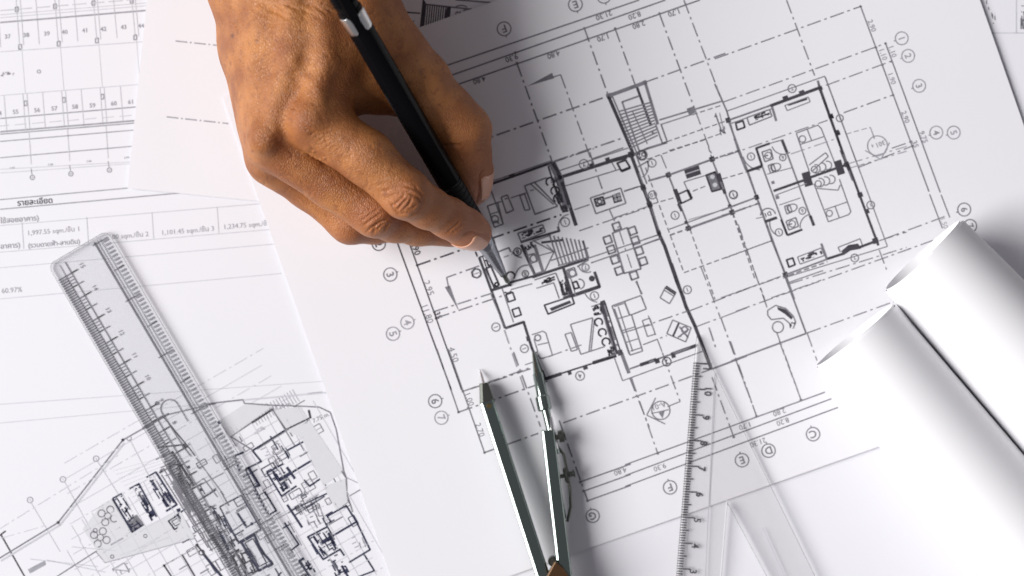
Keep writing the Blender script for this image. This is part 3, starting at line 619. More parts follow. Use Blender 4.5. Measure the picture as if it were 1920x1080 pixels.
g.pl([(462, 450), (443, 415), (545, 360), (600, 447), (655, 542), (570, 602), (540, 568)], 3.4); g.l(478, 527, 605, 450, 4); g.l(448, 500, 492, 562, 5); g.pl([(430, 482), (343, 530), (420, 655), (500, 600)], 3.6); g.poly([(400, 560), (462, 525), (472, 540), (412, 578)], NV)
g.scrib([(350, 530), (430, 490), (490, 590), (420, 640)], 33, NV, 2.4); g.scrib([(300, 400), (400, 350), (430, 420), (330, 450)], 11, MG, 1.8)
g.pl([(685, 795), (664, 762), (765, 705), (820, 792), (892, 940), (780, 1008)], 3.4); g.l(690, 868, 822, 790, 4); g.l(668, 850, 702, 908, 5); g.pl([(660, 820), (560, 872), (642, 992), (732, 938), (755, 972)], 3.6); g.poly([(622, 898), (685, 862), (695, 878), (632, 918)], NV)
g.scrib([(565, 870), (655, 825), (720, 930), (645, 985)], 35, NV, 2.4); g.l(478, 727, 706, 620, 3); g.l(490, 757, 650, 655, 2.4); g.dot(706, 621, 10, NV); g.pl([(450, 700), (530, 822)], 4.4); g.scrib([(470, 680), (600, 620), (650, 780), (540, 820)], 22, DG, 2)
g.pl([(330, 630), (392, 732), (350, 756), (268, 610)], 3.2); g.pl([(228, 512), (245, 503), (302, 598), (270, 606)], 5); g.l(228, 512, 350, 752, 3); g.pl([(435, 795), (512, 912), (468, 946)], 3.2); g.l(370, 790, 480, 730, 1.8, MG)
g.pl([(860, 965), (915, 1052), (830, 1085)], 3.2); g.l(740, 1025, 790, 1110, 4.4); g.scrib([(640, 1000), (720, 960), (780, 1060), (690, 1090)], 22, NV, 2.6); g.pl([(540, 985), (515, 1000), (580, 1095)], 5); g.scrib([(500, 1000), (560, 980), (600, 1060), (540, 1090)], 13, NV, 3)
g.scrib([(780, 860), (850, 830), (880, 920), (800, 960)], 8, MG, 1.6); g.scrib([(490, 655), (545, 625), (555, 650), (500, 680)], 11, MG, 1.6)
g.pl([(205, 900), (275, 860), (300, 920), (325, 960), (370, 1012), (300, 1052)], 5, NV, close=True); g.pl([(225, 905), (268, 880), (340, 1010), (300, 1030)], 2.4, close=True); g.pl([(90, 712), (205, 650), (310, 830), (190, 900)], 2.6, close=True); g.l(185, 745, 232, 815, 4.4); g.l(160, 840, 230, 790, 2); g.dot(262, 802, 9)
g.scrib([(0, 700), (90, 712), (200, 905), (120, 960)], 33, NV, 2.6); g.scrib([(120, 960), (230, 900), (300, 1060), (200, 1100)], 44, K, 3.2); g.l(50, 860, 130, 990, 5, K); g.l(170, 440, 220, 420, 4); g.pl([(170, 440), (200, 535)], 4); g.l(80, 265, 110, 255, 6); g.l(100, 270, 180, 390, 2, DG)
g.l(400, 1080, 420, 1060, 3); g.l(0, 960, 120, 1110, 4)
# fine web of setting-out lines, dimensions and hatching over the site plan
g.frame(0, 0, 1, PG)
gd = np.array([.866, -.5]); gn = np.array([.5, .866]); g0 = np.array([430.0, 960.0])
for k in range(-9, 10):
    a0 = g0+gn*k*26-gd*(330-12*abs(k)); a1 = g0+gn*k*26+gd*(190+6*(k % 4))
    if k % 2: g.dd(*a0, *a1, 1.3, PG)
    else: g.l(*a0, *a1, 1.2, PG)
for k in range(-10, 9):
    a0 = g0+gd*k*30-gn*(150-6*abs(k)); a1 = g0+gd*k*30+gn*240
    g.l(*a0, *a1, 1.1, PG)
for k in range(46):
    c0 = g0+gd*(rng.random()*330-110)+gn*(rng.random()*250-110); w0, h0 = 8+18*rng.random(), 6+14*rng.random()
    q = [c0, c0+gd*w0, c0+gd*w0+gn*h0, c0+gn*h0]
    g.pl([tuple(v) for v in q], 1.6, DG if k % 3 else NV, close=True)
    if k % 2: g.l(*(c0+gn*h0*.5), *(c0+gd*w0+gn*h0*.5), 1.4, MG)
for k in range(60):
    c0 = g0+gd*(rng.random()*360-140)+gn*(rng.random()*260-120); u_ = gd if k % 2 else gn
    g.l(*c0, *(c0+u_*(10+26*rng.random())), 1.6+1.2*rng.random(), DG if k % 3 else NV)
for k in range(16):
    c0 = np.array([470.0, 775.0])+gd*k*6; g.l(*c0, *(c0+gn*26), 1.1, MG)
g.build('printed_drawings', sh_L, zL, HL)
# ------------------------------------------------------------------ mechanical pencil (axis first, the hand closes on it)
PTIP = W(957, 537, HA) + Vector((0, 0, 0.0002))
PITCH = math.radians(33)
def pencil_dir():
    # horizontal heading such that the far end projects onto pixel (664,33)
    best = None
    for i in range(400):
        s = 0.06 + 0.0004*i
        z = PTIP.z + s*math.sin(PITCH)
        q = W(664, 33, z); d = (q - PTIP)
        e = abs(d.to_2d().length - s*math.cos(PITCH))
        if best is None or e < best[0]: best = (e, d.normalized(), s)
    return best[1]
PDIR = pencil_dir()
PR = 0.0045

# ------------------------------------------------------------------ hand (one continuous surface)
def J(px, py, hmm):
    q = W(px, py, hmm/1000); return np.array([q.x*1000, q.y*1000, hmm])
def cone(P, a, b, ra, rb):
    ba = (b-a).astype(np.float32); L2 = float(ba@ba) + 1e-9
    t = np.clip(((P-a.astype(np.float32))@ba)/L2, 0, 1)
    d = P - a.astype(np.float32) - t[:, None]*ba
    return np.sqrt((d*d).sum(1)) - (ra + t*(rb-ra))
def smin(a, b, k):
    h = np.clip(0.5+0.5*(b-a)/k, 0, 1)
    return b + (a-b)*h - k*h*(1-h)
def smax(a, b, k): return -smin(-a, -b, k)
def chain(P, pts, k):
    d = None
    for (a, ra), (b, rb) in zip(pts, pts[1:]):
        c = cone(P, a, b, ra, rb)
        d = c if d is None else smin(d, c, k)
    return d
IDX = [(J(592, 232, 56), 10.6), (J(687, 295, 55), 9.4), (J(762, 364, 53), 8.6), (J(800, 388, 45.5), 7.4), (J(843, 410, 36), 7.1), (J(872, 427, 29), 7.0), (J(890, 437, 25.0), 6.5)]
MID = [(J(514, 266, 47), 10.4), (J(622, 343, 40), 9.0), (J(703, 399, 38), 8.6), (J(740, 414, 30), 7.7), (J(782, 423, 22), 7.2), (J(846, 433, 13), 6.2)]
RNG = [(J(512, 300, 33), 9.8), (J(582, 348, 24), 8.8), (J(658, 414, 21), 8.4), (J(702, 419, 15), 7.4), (J(745, 418, 11), 6.8), (J(800, 422, 9), 6.2)]
LIT = [(J(522, 302, 19), 8.4), (J(590, 350, 11), 7.2), (J(642, 388, 9), 6.8), (J(672, 400, 8.5), 6.3), (J(720, 402, 8.2), 5.6)]
THB = [(J(672, 30, 44), 15), (J(738, 112, 40), 13), (J(787, 166, 36), 11.3), (J(836, 210, 31), 9.8), (J(864, 243, 27.5), 10.0), (J(872, 290, 21), 9.2), (J(879, 330, 16.5), 8.4), (J(884, 352, 14.5), 6.9)]
PALM = [  # metacarpals and carpus
    [(J(612, -60, 44), 16), (J(615, 90, 48), 15), (J(600, 190, 53), 11.5)],
    [(J(556, -60, 46), 17), (J(558, 90, 48), 15.5), (J(524, 225, 48), 11.5)],
    [(J(500, -60, 43), 17), (J(512, 90, 42), 15), (J(512, 255, 37), 11.2)],
    [(J(466, -60, 38), 14), (J(484, 90, 31), 13.0), (J(510, 270, 25), 10.2)],
    [(J(650, -60, 42), 15), (J(664, 60, 42), 14), (J(668, 140, 40), 10.5)],
    [(J(672, 140, 40), 10.5), (J(708, 170, 34), 8.2)],
    [(J(520, 40, 24), 16), (J(530, 220, 26), 13)],                       # heel and hollow of the palm
    [(J(620, 60, 30), 14), (J(610, 180, 36), 12)],
    [(J(468, -40, 40), 15), (J(470, -330, 44), 24)],                     # wrist and forearm
    [(J(545, -40, 45), 18), (J(545, -330, 52), 27)],
    [(J(636, -40, 43), 15), (J(628, -330, 50), 25)],
    [(J(470, -330, 44), 24), (J(465, -720, 52), 30)],
    [(J(600, -330, 50), 27), (J(595, -720, 56), 33)],
]
TEND = [([(J(602, 10, 61), 2.4), (J(608, 110, 62.8), 2.4), (J(586, 212, 65), 2.6)], 5),
        ([(J(548, 0, 62.0), 2.4), (J(545, 110, 63), 2.4), (J(510, 240, 58.5), 2.6)], 5),
        ([(J(492, 40, 57), 2.6), (J(502, 130, 54.5), 2.4), (J(494, 250, 46), 2.2)], 6)]
BUMP = [(J(575, 226, 63.2), 5.4, 4), (J(495, 260, 56.2), 5.4, 4), (J(496, 296, 40), 4.5, 5)]
AX0 = np.array(PTIP)*1000; AX1 = AX0 + np.array(PDIR)*170
def hand_sdf(P):
    P = P.astype(np.float32)
    palm = None
    for c in PALM:
        d = chain(P, c, 5); palm = d if palm is None else smin(palm, d, 6.5)
    for c, k in TEND: palm = smin(palm, chain(P, c, 3), k)
    for c, r_, k in BUMP: palm = smin(palm, cone(P, c, c+.01, r_, r_), k)
    out = None
    for ch, k in ((IDX, 5.5), (MID, 4.5), (RNG, 4.5), (LIT, 4.5)):
        f = chain(P, ch, 3.0)
        if ch is IDX: f = smin(f, cone(P, J(757, 376, 57.2), J(764, 368, 57.2), 4.6, 4.6), 4)
        if ch is MID: f = smin(f, cone(P, J(702, 407, 41.8), J(709, 402, 41.8), 4.6, 4.6), 4)
        if ch is RNG: f = smin(f, cone(P, J(655, 420, 24), J(659, 416, 24), 4.6, 4.6), 4)
        f = smin(f, palm, k); out = f if out is None else smin(out, f, 0.8)
    th = chain(P, THB, 4.0)
    th = smin(th, cone(P, J(806, 128, 37), J(812, 134, 37), 4.0, 4.0), 5)
    th = smin(th, cone(P, J(888, 236, 28), J(892, 242, 27), 4.8, 4.8), 4)
    th = smin(th, palm, 9); out = smin(out, th, 1.6)
    pen = cone(P, AX0, AX1, PR*1000+.15, PR*1000+.15)
    out = smax(out, -pen, 1.2)
    out = smax(out, (HA*1000+.5) - P[:, 2], 1.0)
    return out

def surface_nets(lo, hi, h):
    n = [int(math.ceil((hi[i]-lo[i])/h/4))*4 + 1 for i in range(3)]
    cn = [(n[i]-1)//4 + 1 for i in range(3)]
    ax = [lo[i] + np.arange(n[i])*h for i in range(3)]
    cx = [lo[i] + np.arange(cn[i])*h*4 for i in range(3)]
    C = np.stack(np.meshgrid(*cx, indexing='ij'), -1).reshape(-1, 3)
    cd = hand_sdf(C).reshape(cn)
    near = np.abs(cd) < h*4*2.0
    D = np.repeat(np.repeat(np.repeat(cd, 4, 0), 4, 1), 4, 2)[2:2+n[0], 2:2+n[1], 2:2+n[2]]
    M = np.repeat(np.repeat(np.repeat(near, 4, 0), 4, 1), 4, 2)[2:2+n[0], 2:2+n[1], 2:2+n[2]]
    D = np.pad(D, [(0, n[i]-D.shape[i]) for i in range(3)], mode='edge').copy()
    M = np.pad(M, [(0, n[i]-M.shape[i]) for i in range(3)], mode='edge')
    ix = np.argwhere(M)
    P = np.stack([ax[i][ix[:, i]] for i in range(3)], -1)
    vals = np.concatenate([hand_sdf(P[i:i+400000]) for i in range(0, len(P), 400000)])
    D[M] = vals
    S = D < 0
    m = [k-1 for k in n]
    cnt = np.zeros(m, np.int8)
    corners = [(i, j, k) for i in (0, 1) for j in (0, 1) for k in (0, 1)]
    for c in corners: cnt += S[c[0]:c[0]+m[0], c[1]:c[1]+m[1], c[2]:c[2]+m[2]]
    act = (cnt > 0) & (cnt < 8)
    A = np.argwhere(act); vid = -np.ones(m, np.int64); vid[act] = np.arange(len(A))
    acc = np.zeros((len(A), 3)); num = np.zeros(len(A))
    dv = {c: D[A[:, 0]+c[0], A[:, 1]+c[1], A[:, 2]+c[2]] for c in corners}
    for c in corners:
        for q in range(3):
            if c[q] == 0:
                e = list(c); e[q] = 1; e = tuple(e)
                d0, d1 = dv[c], dv[e]; x = (d0 < 0) != (d1 < 0)
                t = np.where(x, d0/np.where(x, d0-d1, 1), 0)
                off = np.tile(np.array(c, float), (len(A), 1)); off[:, q] += t
                acc[x] += off[x]; num += x
    V = np.array(lo) + (A + acc/num[:, None])*h
    F = []
    for q in range(3):
        r1, r2 = (q+1) % 3, (q+2) % 3
        sl0 = [slice(None)]*3; sl1 = [slice(None)]*3; sl0[q] = slice(0, -1); sl1[q] = slice(1, None)
        a0, b0 = S[tuple(sl0)], S[tuple(sl1)]
        E = np.argwhere(a0 != b0); flip = a0[tuple(E.T)]
        ok = (E[:, r1] > 0) & (E[:, r2] > 0) & (E[:, r1] < m[r1]) & (E[:, r2] < m[r2]) & (E[:, q] < m[q])
        E, flip = E[ok], flip[ok]
        qs = []
        for s1, s2 in ((0, 0), (-1, 0), (-1, -1), (0, -1)):
            G = E.copy(); G[:, r1] += s1; G[:, r2] += s2; qs.append(vid[tuple(G.T)])
        Q = np.stack(qs, -1); Q[~flip] = Q[~flip][:, ::-1]
        F.append(Q)
    return V, np.concatenate(F)

HV, HF = surface_nets((-128, -12, 0), (8, 232, 96), 0.85)
me = bpy.data.meshes.new('hand')
me.vertices.add(len(HV)); me.vertices.foreach_set('co', (HV/1000).astype(np.float32).ravel())
me.loops.add(HF.size); me.loops.foreach_set('vertex_index', HF.ravel().astype(np.int32))
me.polygons.add(len(HF)); me.polygons.foreach_set('loop_start', np.arange(0, HF.size, 4, dtype=np.int32))
me.polygons.foreach_set('loop_total', np.full(len(HF), 4, np.int32))
me.update(calc_edges=True); me.validate()
hand = bpy.data.objects.new('hand', me); COL.objects.link(hand)
sm = hand.modifiers.new('smooth', 'SMOOTH'); sm.factor = .5; sm.iterations = 3
ss = hand.modifiers.new('sub', 'SUBSURF'); ss.levels = 1; ss.render_levels = 1
dg = bpy.context.evaluated_depsgraph_get()
me2 = bpy.data.meshes.new_from_object(hand.evaluated_get(dg))
hand.modifiers.clear(); hand.data = me2; me2.name = 'hand'
nv = len(me2.vertices)
co = np.zeros(nv*3, np.float32); me2.vertices.foreach_get('co', co); co = co.reshape(-1, 3).astype(float)
no = np.zeros(nv*3, np.float32); me2.vertices.foreach_get('normal', no); no = no.reshape(-1, 3).astype(float)
kk = PX*(CAM_H-co[:, 2])/CAM_H
PXY = np.stack([960+co[:, 0]/kk, 540-co[:, 1]/kk], -1)

def seg_dist(P, pts):
    d = np.full(len(P), 1e9)
    for a_, b_ in zip(pts, pts[1:]):
        a_, b_ = np.array(a_, float), np.array(b_, float); ba = b_-a_
        t = np.clip(((P-a_)@ba)/(ba@ba+1e-9), 0, 1)
        d = np.minimum(d, np.hypot(*(P-a_-t[:, None]*ba).T))
    return d
Z1 = lambda L: [(360+x/3, y/3) for x, y in L]
Z2 = lambda L: [(440+x/3, 180+y/3) for x, y in L]
Z3 = lambda L: [(640+x/3.483, 250+y/3.483) for x, y in L]
disp = np.zeros(nv)
def crease(pts, w, depth, zmin=18):
    pa = np.array(pts, float); lo_, hi_ = pa.min(0)-4*w, pa.max(0)+4*w
    m = np.nonzero((no[:, 2] > .12) & (co[:, 2]*1000 > zmin) & (PXY > lo_).all(1) & (PXY < hi_).all(1))[0]
    Q_ = PXY[m]; d = seg_dist(Q_, pts)
    ends = np.minimum(1, np.minimum(np.hypot(*(Q_-pa[0]).T), np.hypot(*(Q_-pa[-1]).T))/6 + .25)
    disp[m] -= 1.7*depth*np.exp(-(d/w)**2)*ends
for p, w, dp in (
    ([(255, 330), (330, 322), (420, 335)], 2.2, .16), ([(262, 378), (340, 362), (410, 372)], 2.2, .22),
    ([(290, 425), (350, 398), (440, 385)], 2.2, .26), ([(320, 452), (342, 492), (372, 526), (425, 532)], 2.3, .42),
    ([(335, 475), (378, 440), (412, 405)], 2.2, .40), ([(362, 505), (398, 458), (432, 425)], 2.2, .42), ([(400, 505), (438, 470), (458, 425)], 2.2, .36),
    ([(440, 388), (500, 418), (528, 460), (502, 510), (450, 542)], 2.4, .30), ([(480, 345), (522, 395), (545, 455), (525, 500)], 2.4, .22),
    ([(350, 350), (430, 345), (500, 372)], 2.2, .20), ([(310, 440), (330, 420), (390, 418)], 2.0, .22), ([(425, 500), (462, 492), (490, 470)], 2, .24),
    ([(690, 652), (742, 610), (775, 568)], 2.4, .26), ([(722, 654), (770, 622), (802, 588)], 2.2, .2), ([(650, 612), (682, 590), (720, 560)], 2.2, .14),
    ([(148, 602), (200, 560), (262, 520)], 2.2, .30), ([(168, 642), (230, 590), (305, 560)], 2.2, .34), ([(208, 658), (218, 612), (252, 588)], 2.2, .34),
    ([(128, 572), (190, 530), (242, 490)], 2.2, .24), ([(280, 642), (302, 600), (320, 575)], 2.2, .24), ([(110, 545), (160, 510), (220, 470)], 2.2, .15),
    ([(225, 640), (262, 600), (290, 590)], 2.0, .25),
    ([(800, 664), (860, 646), (930, 660), (985, 690)], 2.4, .34),
    ([(650, 75), (720, 75), (775, 82)], 2.6, .45), ([(880, 470), (896, 380), (905, 270), (930, 235)], 2.4, .3)):
    crease(Z3(p), w, dp)
# wrist folds, knuckle skin, veins on the back of the hand
for i in range(16):
    x0 = 330+26*i; y0 = 60-rng.random()*50; L = 60+70*rng.random()
    crease(Z1([(x0, y0), (x0+L*.6, y0+20+10*rng.random()), (x0+L, y0+50)]), 2.4, .10+.10*rng.random())
for i in range(7):
    crease(Z1([(480+30*i, 620+22*i), (540+30*i, 650+18*i), (590+30*i, 720+14*i)]), 2.4, .09)
    crease(Z1([(660+22*i, 770+16*i), (700+22*i, 740+16*i), (760+24*i, 730+18*i)]), 2.4, .10)
    crease(Z1([(360+18*i, 720+22*i), (410+18*i, 700+22*i), (450+20*i, 720+24*i)]), 2.4, .08)
for p, w, dp in (([(330, 330), (350, 420), (420, 460), (455, 560), (440, 640)], 10, .16), ([(440, 470), (530, 410), (600, 290), (650, 160)], 10, .10),
                 ([(250, 150), (300, 260), (340, 380)], 10, .14), ([(620, 420), (700, 500), (760, 640)], 9, .15), ([(560, 330), (620, 420), (650, 520)], 8, .12)):
    crease(Z1(p), w, -dp)
crease(Z1([(500, 790), (540, 720), (560, 620)]), 14, .3); crease(Z1([(680, 860), (740, 900)]), 8, .5)
# cross-hatched skin lines over the back of the hand and the proximal fingers
for i in range(150):
    x0 = 430+rng.random()*330; y0 = 20+rng.random()*370; t_ = rng.choice([.55, 2.2, 1.2])+rng.normal()*.25; L = 9+14*rng.random()
    crease([(x0, y0), (x0+L*.5*math.cos(t_), y0+L*.5*math.sin(t_)), (x0+L*math.cos(t_+.2), y0+L*math.sin(t_+.2))], 1.8, .05+.05*rng.random())
# coarse skin relief (real geometry), fine pores stay in the shader
def vnoise(P, sc, seed):
    q = P*sc; i = np.floor(q).astype(np.int64); f = q-i; f = f*f*(3-2*f); r_ = 0
    for c in ((a_, b_, c_) for a_ in (0, 1) for b_ in (0, 1) for c_ in (0, 1)):
        hh = ((i[:, 0]+c[0])*73856093 ^ (i[:, 1]+c[1])*19349663 ^ (i[:, 2]+c[2])*83492791 ^ seed*2654435761) & 0xffff
        w = np.prod([f[:, k] if c[k] else 1-f[:, k] for k in range(3)], axis=0)
        r_ = r_ + w*(hh/65535.0)
    return r_-.5
disp += .25*vnoise(co*1000, 1/6.5, 1) + .05*vnoise(co*1000, 1/2.4, 2) + .04*vnoise(co*1000, 1/1.0, 3)
co += no*(disp/1000)[:, None]
me2.vertices.foreach_set('co', co.astype(np.float32).ravel())
me2.polygons.foreach_set('use_smooth', np.ones(len(me2.polygons), dtype=bool))
# skin colour map: redder knuckles and finger ends, paler veins, mole
red = np.zeros(nv)
for x, y, s, k in ((757, 380, 34, .7), (706, 415, 34, .7), (655, 445, 34, .7), (527, 278, 30, .5), (560, 270, 60, .3), (600, 262, 34, .3), (640, 240, 50, .3), (890, 440, 45, 1), (850, 448, 30, .8), (895, 350, 50, .8), (905, 240, 45, .4), (720, 330, 90, .2)):
    red = np.maximum(red, k*np.exp(-((PXY[:, 0]-x)**2+(PXY[:, 1]-y)**2)/(2*s*s)))
pink = np.clip(.9*np.exp(-((PXY[:, 0]-902)**2+(PXY[:, 1]-452)**2)/(2*24**2)) + .9*np.exp(-((PXY[:, 0]-906)**2+(PXY[:, 1]-365)**2)/(2*26**2)), 0, 1)
mole = np.exp(-(((PXY[:, 0]-436)/3.0)**2+((PXY[:, 1]-67)/4.2)**2)) + .7*np.exp(-(((PXY[:, 0]-570)/1.8)**2+((PXY[:, 1]-59)/1.8)**2))
mole *= no[:, 2] > 0
att = me2.color_attributes.new('skin_map', 'FLOAT_COLOR', 'POINT')
att.data.foreach_set('color', np.stack([red, pink, np.clip(mole, 0, 1), np.ones(nv)], -1).astype(np.float32).ravel())
me2.update()

SKIN, nt, bs = material('skin')
tc = N(nt, 'ShaderNodeTexCoord'); at = N(nt, 'ShaderNodeVertexColor', layer_name='skin_map'); sp = N(nt, 'ShaderNodeSeparateColor')
nt.links.new(at.outputs[0], sp.inputs[0])
def mixc(a_, b_, fac):
    m = N(nt, 'ShaderNodeMix', data_type='RGBA')
    for i, v in ((6, a_), (7, b_)):
        if isinstance(v, tuple): m.inputs[i].default_value = (*v, 1)
        else: nt.links.new(v, m.inputs[i])
    if isinstance(fac, float): m.inputs[0].default_value = fac
    else: nt.links.new(fac, m.inputs[0])
    return m.outputs[2]
def noise(sc, det=4, dist=0.0):
    n = N(nt, 'ShaderNodeTexNoise'); n.inputs['Scale'].default_value = sc; n.inputs['Detail'].default_value = det; n.inputs['Distortion'].default_value = dist
    nt.links.new(tc.outputs['Object'], n.inputs['Vector']); return n.outputs[0]
def ramp(v, lo, hi):
    m = N(nt, 'ShaderNodeMapRange'); m.inputs[1].default_value = lo; m.inputs[2].default_value = hi
    nt.links.new(v, m.inputs[0]); return m.outputs[0]
c = mixc((0.30, 0.096, 0.025), (0.48, 0.186, 0.052), ramp(noise(90), .35, .65))
c = mixc(c, (0.26, 0.085, 0.024), ramp(noise(420, 3), .54, .76))
c = mixc(c, (0.34, 0.110, 0.036), sp.outputs[0])
c = mixc(c, (0.50, 0.215, 0.13), sp.outputs[1])
c = mixc(c, (0.10, 0.03, 0.015), sp.outputs[2])
nt.links.new(c, bs.inputs['Base Color'])
vo = N(nt, 'ShaderNodeTexVoronoi', feature='DISTANCE_TO_EDGE'); vo.inputs['Scale'].default_value = 1500
wp = N(nt, 'ShaderNodeMapping'); wp.inputs['Rotation'].default_value = (0, 0, .9); wp.inputs['Scale'].default_value = (1, .55, 1)
nt.links.new(tc.outputs['Object'], wp.inputs[0]); nt.links.new(wp.outputs[0], vo.inputs['Vector'])
b1 = N(nt, 'ShaderNodeBump'); b1.inputs['Strength'].default_value = .48; b1.inputs['Distance'].default_value = .0003
nt.links.new(ramp(vo.outputs['Distance'], 0.0, .22), b1.inputs['Height'])
b2 = N(nt, 'ShaderNodeBump'); b2.inputs['Strength'].default_value = .3; b2.inputs['Distance'].default_value = .0005
nt.links.new(noise(1100, 4, .4), b2.inputs['Height']); nt.links.new(b1.outputs[0], b2.inputs['Normal']); nt.links.new(b2.outputs[0], bs.inputs['Normal'])
bs.inputs['Roughness'].default_value = .46; bs.inputs['Specular IOR Level'].default_value = .5
bs.inputs['Subsurface Weight'].default_value = .06; bs.inputs['Subsurface Radius'].default_value = (.0022, .0009, .0005); bs.inputs['Subsurface Scale'].default_value = 1.0
me2.materials.clear(); me2.materials.append(SKIN)
tag(hand, 'tanned right hand reaching down from the top, gripping a black pencil', 'hand')

NAIL, nnt, nb = material('fingernail')
_t = N(nnt, 'ShaderNodeTexCoord'); _n = N(nnt, 'ShaderNodeTexNoise'); _n.inputs['Scale'].default_value = 180
_m = N(nnt, 'ShaderNodeMix', data_type='RGBA'); _m.inputs[6].default_value = (.62, .31, .20, 1); _m.inputs[7].default_value = (.70, .40, .28, 1)
nnt.links.new(_t.outputs['Object'], _n.inputs['Vector']); nnt.links.new(_n.outputs[0], _m.inputs[0]); nnt.links.new(_m.outputs[2], nb.inputs['Base Color'])
nb.inputs['Roughness'].default_value = .28; nb.inputs['Subsurface Weight'].default_value = .1; nb.inputs['Subsurface Radius'].default_value = (.001, .0005, .0003); nb.inputs['Subsurface Scale'].default_value = 1
def nail(base, tip, nrm, width, ext=1.8, half=60):
    """curved nail plate laid on the finger surface from its root to just past the fingertip"""
    ax_ = tip-base; L = np.linalg.norm(ax_); ax_ /= L; nrm = np.array(nrm, float); nrm -= ax_*(nrm@ax_); nrm /= np.linalg.norm(nrm); sd = np.cross(ax_, nrm)
    nu, nw = 16, 15; pts = []
    for i in range(nu):
        u = i/(nu-1)
        for j in range(nw):
            w = j/(nw-1)*2-1
            rr = max(0.0, 1-abs(u*2-1)**5)**.5*.28+.72 if u < .5 else 1.0
            ang = w*math.radians(half)*rr
            uu = u*(L+ext) - (w*w)*1.3*(1-u) - (w*w)*1.2*u
            pts.append(base + ax_*uu + (nrm*math.cos(ang)+sd*math.sin(ang))*width)
    P = np.array(pts); dirs = []
    axis_pt = base + ((P-base)@ax_)[:, None]*ax_
    dr = axis_pt-P; dr /= np.linalg.norm(dr, axis=1)[:, None]
    Q = P.copy()
    for _ in range(40): Q = Q + dr*np.clip(hand_sdf(Q), -1, 1)[:, None]*.7
    # past the fingertip the plate keeps the radius it had
    Lr = np.linalg.norm(Q-axis_pt, axis=1); g_ = Lr.reshape(nu, nw)
    for i in range(1, nu):
        g_[i] = np.maximum(g_[i], g_[i-1]*0.955)
    Q = axis_pt - dr*(g_.reshape(-1)+.05)[:, None]
    fs = [(i*nw+j, i*nw+j+1, (i+1)*nw+j+1, (i+1)*nw+j) for i in range(nu-1) for j in range(nw-1)]
    o = mesh_obj('fingernail', Q/1000, fs, NAIL, hand, smooth=True)
    m = o.modifiers.new('thick', 'SOLIDIFY'); m.thickness = .0003; m.offset = 0
    return o
nail(J(874, 426, 30), J(898, 441, 23), (-.2, -.72, .62), 9, 1.0, 50)
nail(J(882, 322, 17.5), J(887, 364, 12.8), (.93, -.1, .30), 10, 0.8, 46)
# ------------------------------------------------------------------ generic solids
def lathe(bm, a, d, prof, n=28, hexa=False):
    """revolve (distance, radius) pairs about the line from a along d"""
    d = Vector(d).normalized(); u = d.orthogonal().normalized(); v = d.cross(u)
    rings = []
    for s_, r_ in prof:
        ring = []
        for i in range(n):
            t = 2*math.pi*i/n
            rr = r_
            if hexa: rr = r_*(1-.045*abs(math.sin(3*t)))
            ring.append(bm.verts.new(Vector(a)+d*s_+(u*math.cos(t)+v*math.sin(t))*rr))
        rings.append(ring)
    for p, q in zip(rings, rings[1:]):
        for i in range(n): bm.faces.new((p[i], p[(i+1) % n], q[(i+1) % n], q[i]))
    bm.faces.new(rings[0][::-1]); bm.faces.new(rings[-1])
def lathe_obj(name, a, d, prof, mat, parent, n=28, hexa=False, auto=35):
    bm = bmesh.new(); lathe(bm, a, d, prof, n, hexa)
    return bm_obj(name, bm, mat, parent, True, auto)
def tube(name, pts, r_, mat, parent, n=10):
    bm = bmesh.new(); rings = []; pts = [Vector(p) for p in pts]
    for i, p in enumerate(pts):
        d = (pts[min(i+1, len(pts)-1)]-pts[max(i-1, 0)]).normalized()
        u = d.cross(Vector((0, 0, 1))); u = u.normalized() if u.length > 1e-6 else d.orthogonal().normalized(); v = d.cross(u)
        rr = r_[i] if isinstance(r_, (list, tuple)) else r_
        rings.append([bm.verts.new(p+(u*math.cos(2*math.pi*k/n)+v*math.sin(2*math.pi*k/n))*rr) for k in range(n)])
    for p, q in zip(rings, rings[1:]):
        for i in range(n): bm.faces.new((p[i], p[(i+1) % n], q[(i+1) % n], q[i]))
    bm.faces.new(rings[0][::-1]); bm.faces.new(rings[-1])
    return bm_obj(name, bm, mat, parent, True, 50)
def edge_faces(o, mat):
    o.data.materials.append(mat)
    for q in o.data.polygons:
        if abs(q.normal.z) < .5: q.material_index = 1
    return o
def prism(name, pts, z0, z1, mat, parent=None, bev=0.0, seg=2):
    bm = bmesh.new()
    lo = [bm.verts.new((p.x, p.y, z0)) for p in pts]; hi = [bm.verts.new((p.x, p.y, z1)) for p in pts]
    n = len(pts); bm.faces.new(lo[::-1]); bm.faces.new(hi)
    for i in range(n): bm.faces.new((lo[i], lo[(i+1) % n], hi[(i+1) % n], hi[i]))
    o = bm_obj(name, bm, mat, parent)
    if bev: bevel(o, bev, seg)
    return o

# ------------------------------------------------------------------ pencil
pencil = empty('mechanical_pencil', PTIP)
tag(pencil, 'black mechanical pencil with silver clip band held in the hand', 'pencil')
def PA(s_): return PTIP + PDIR*s_
lathe_obj('lead', PTIP, PDIR, [(0, .00012), (.0006, .00035), (.004, .00035)], GRAPH, pencil, 10)
lathe_obj('lead_sleeve', PTIP, PDIR, [(.0022, .0007), (.0026, .0009), (.0058, .0009), (.0060, .0014), (.0068, .0014)], CHROME_D, pencil, 16)
lathe_obj('metal_tip', PTIP, PDIR, [(.0064, .0013), (.0085, .0017), (.0120, .0022), (.0128, .00225), (.0205, .0034), (.0215, .0037), (.0225, .0036), (.0255, .0040)], STEEL, pencil, 24)
gp = [(.0255, .0041)]
for i in range(12): gp += [(.0262+.0022*i, PR*.985), (.0276+.0022*i, PR*.985), (.0278+.0022*i, PR*.94), (.0282+.0022*i, PR*.94)]
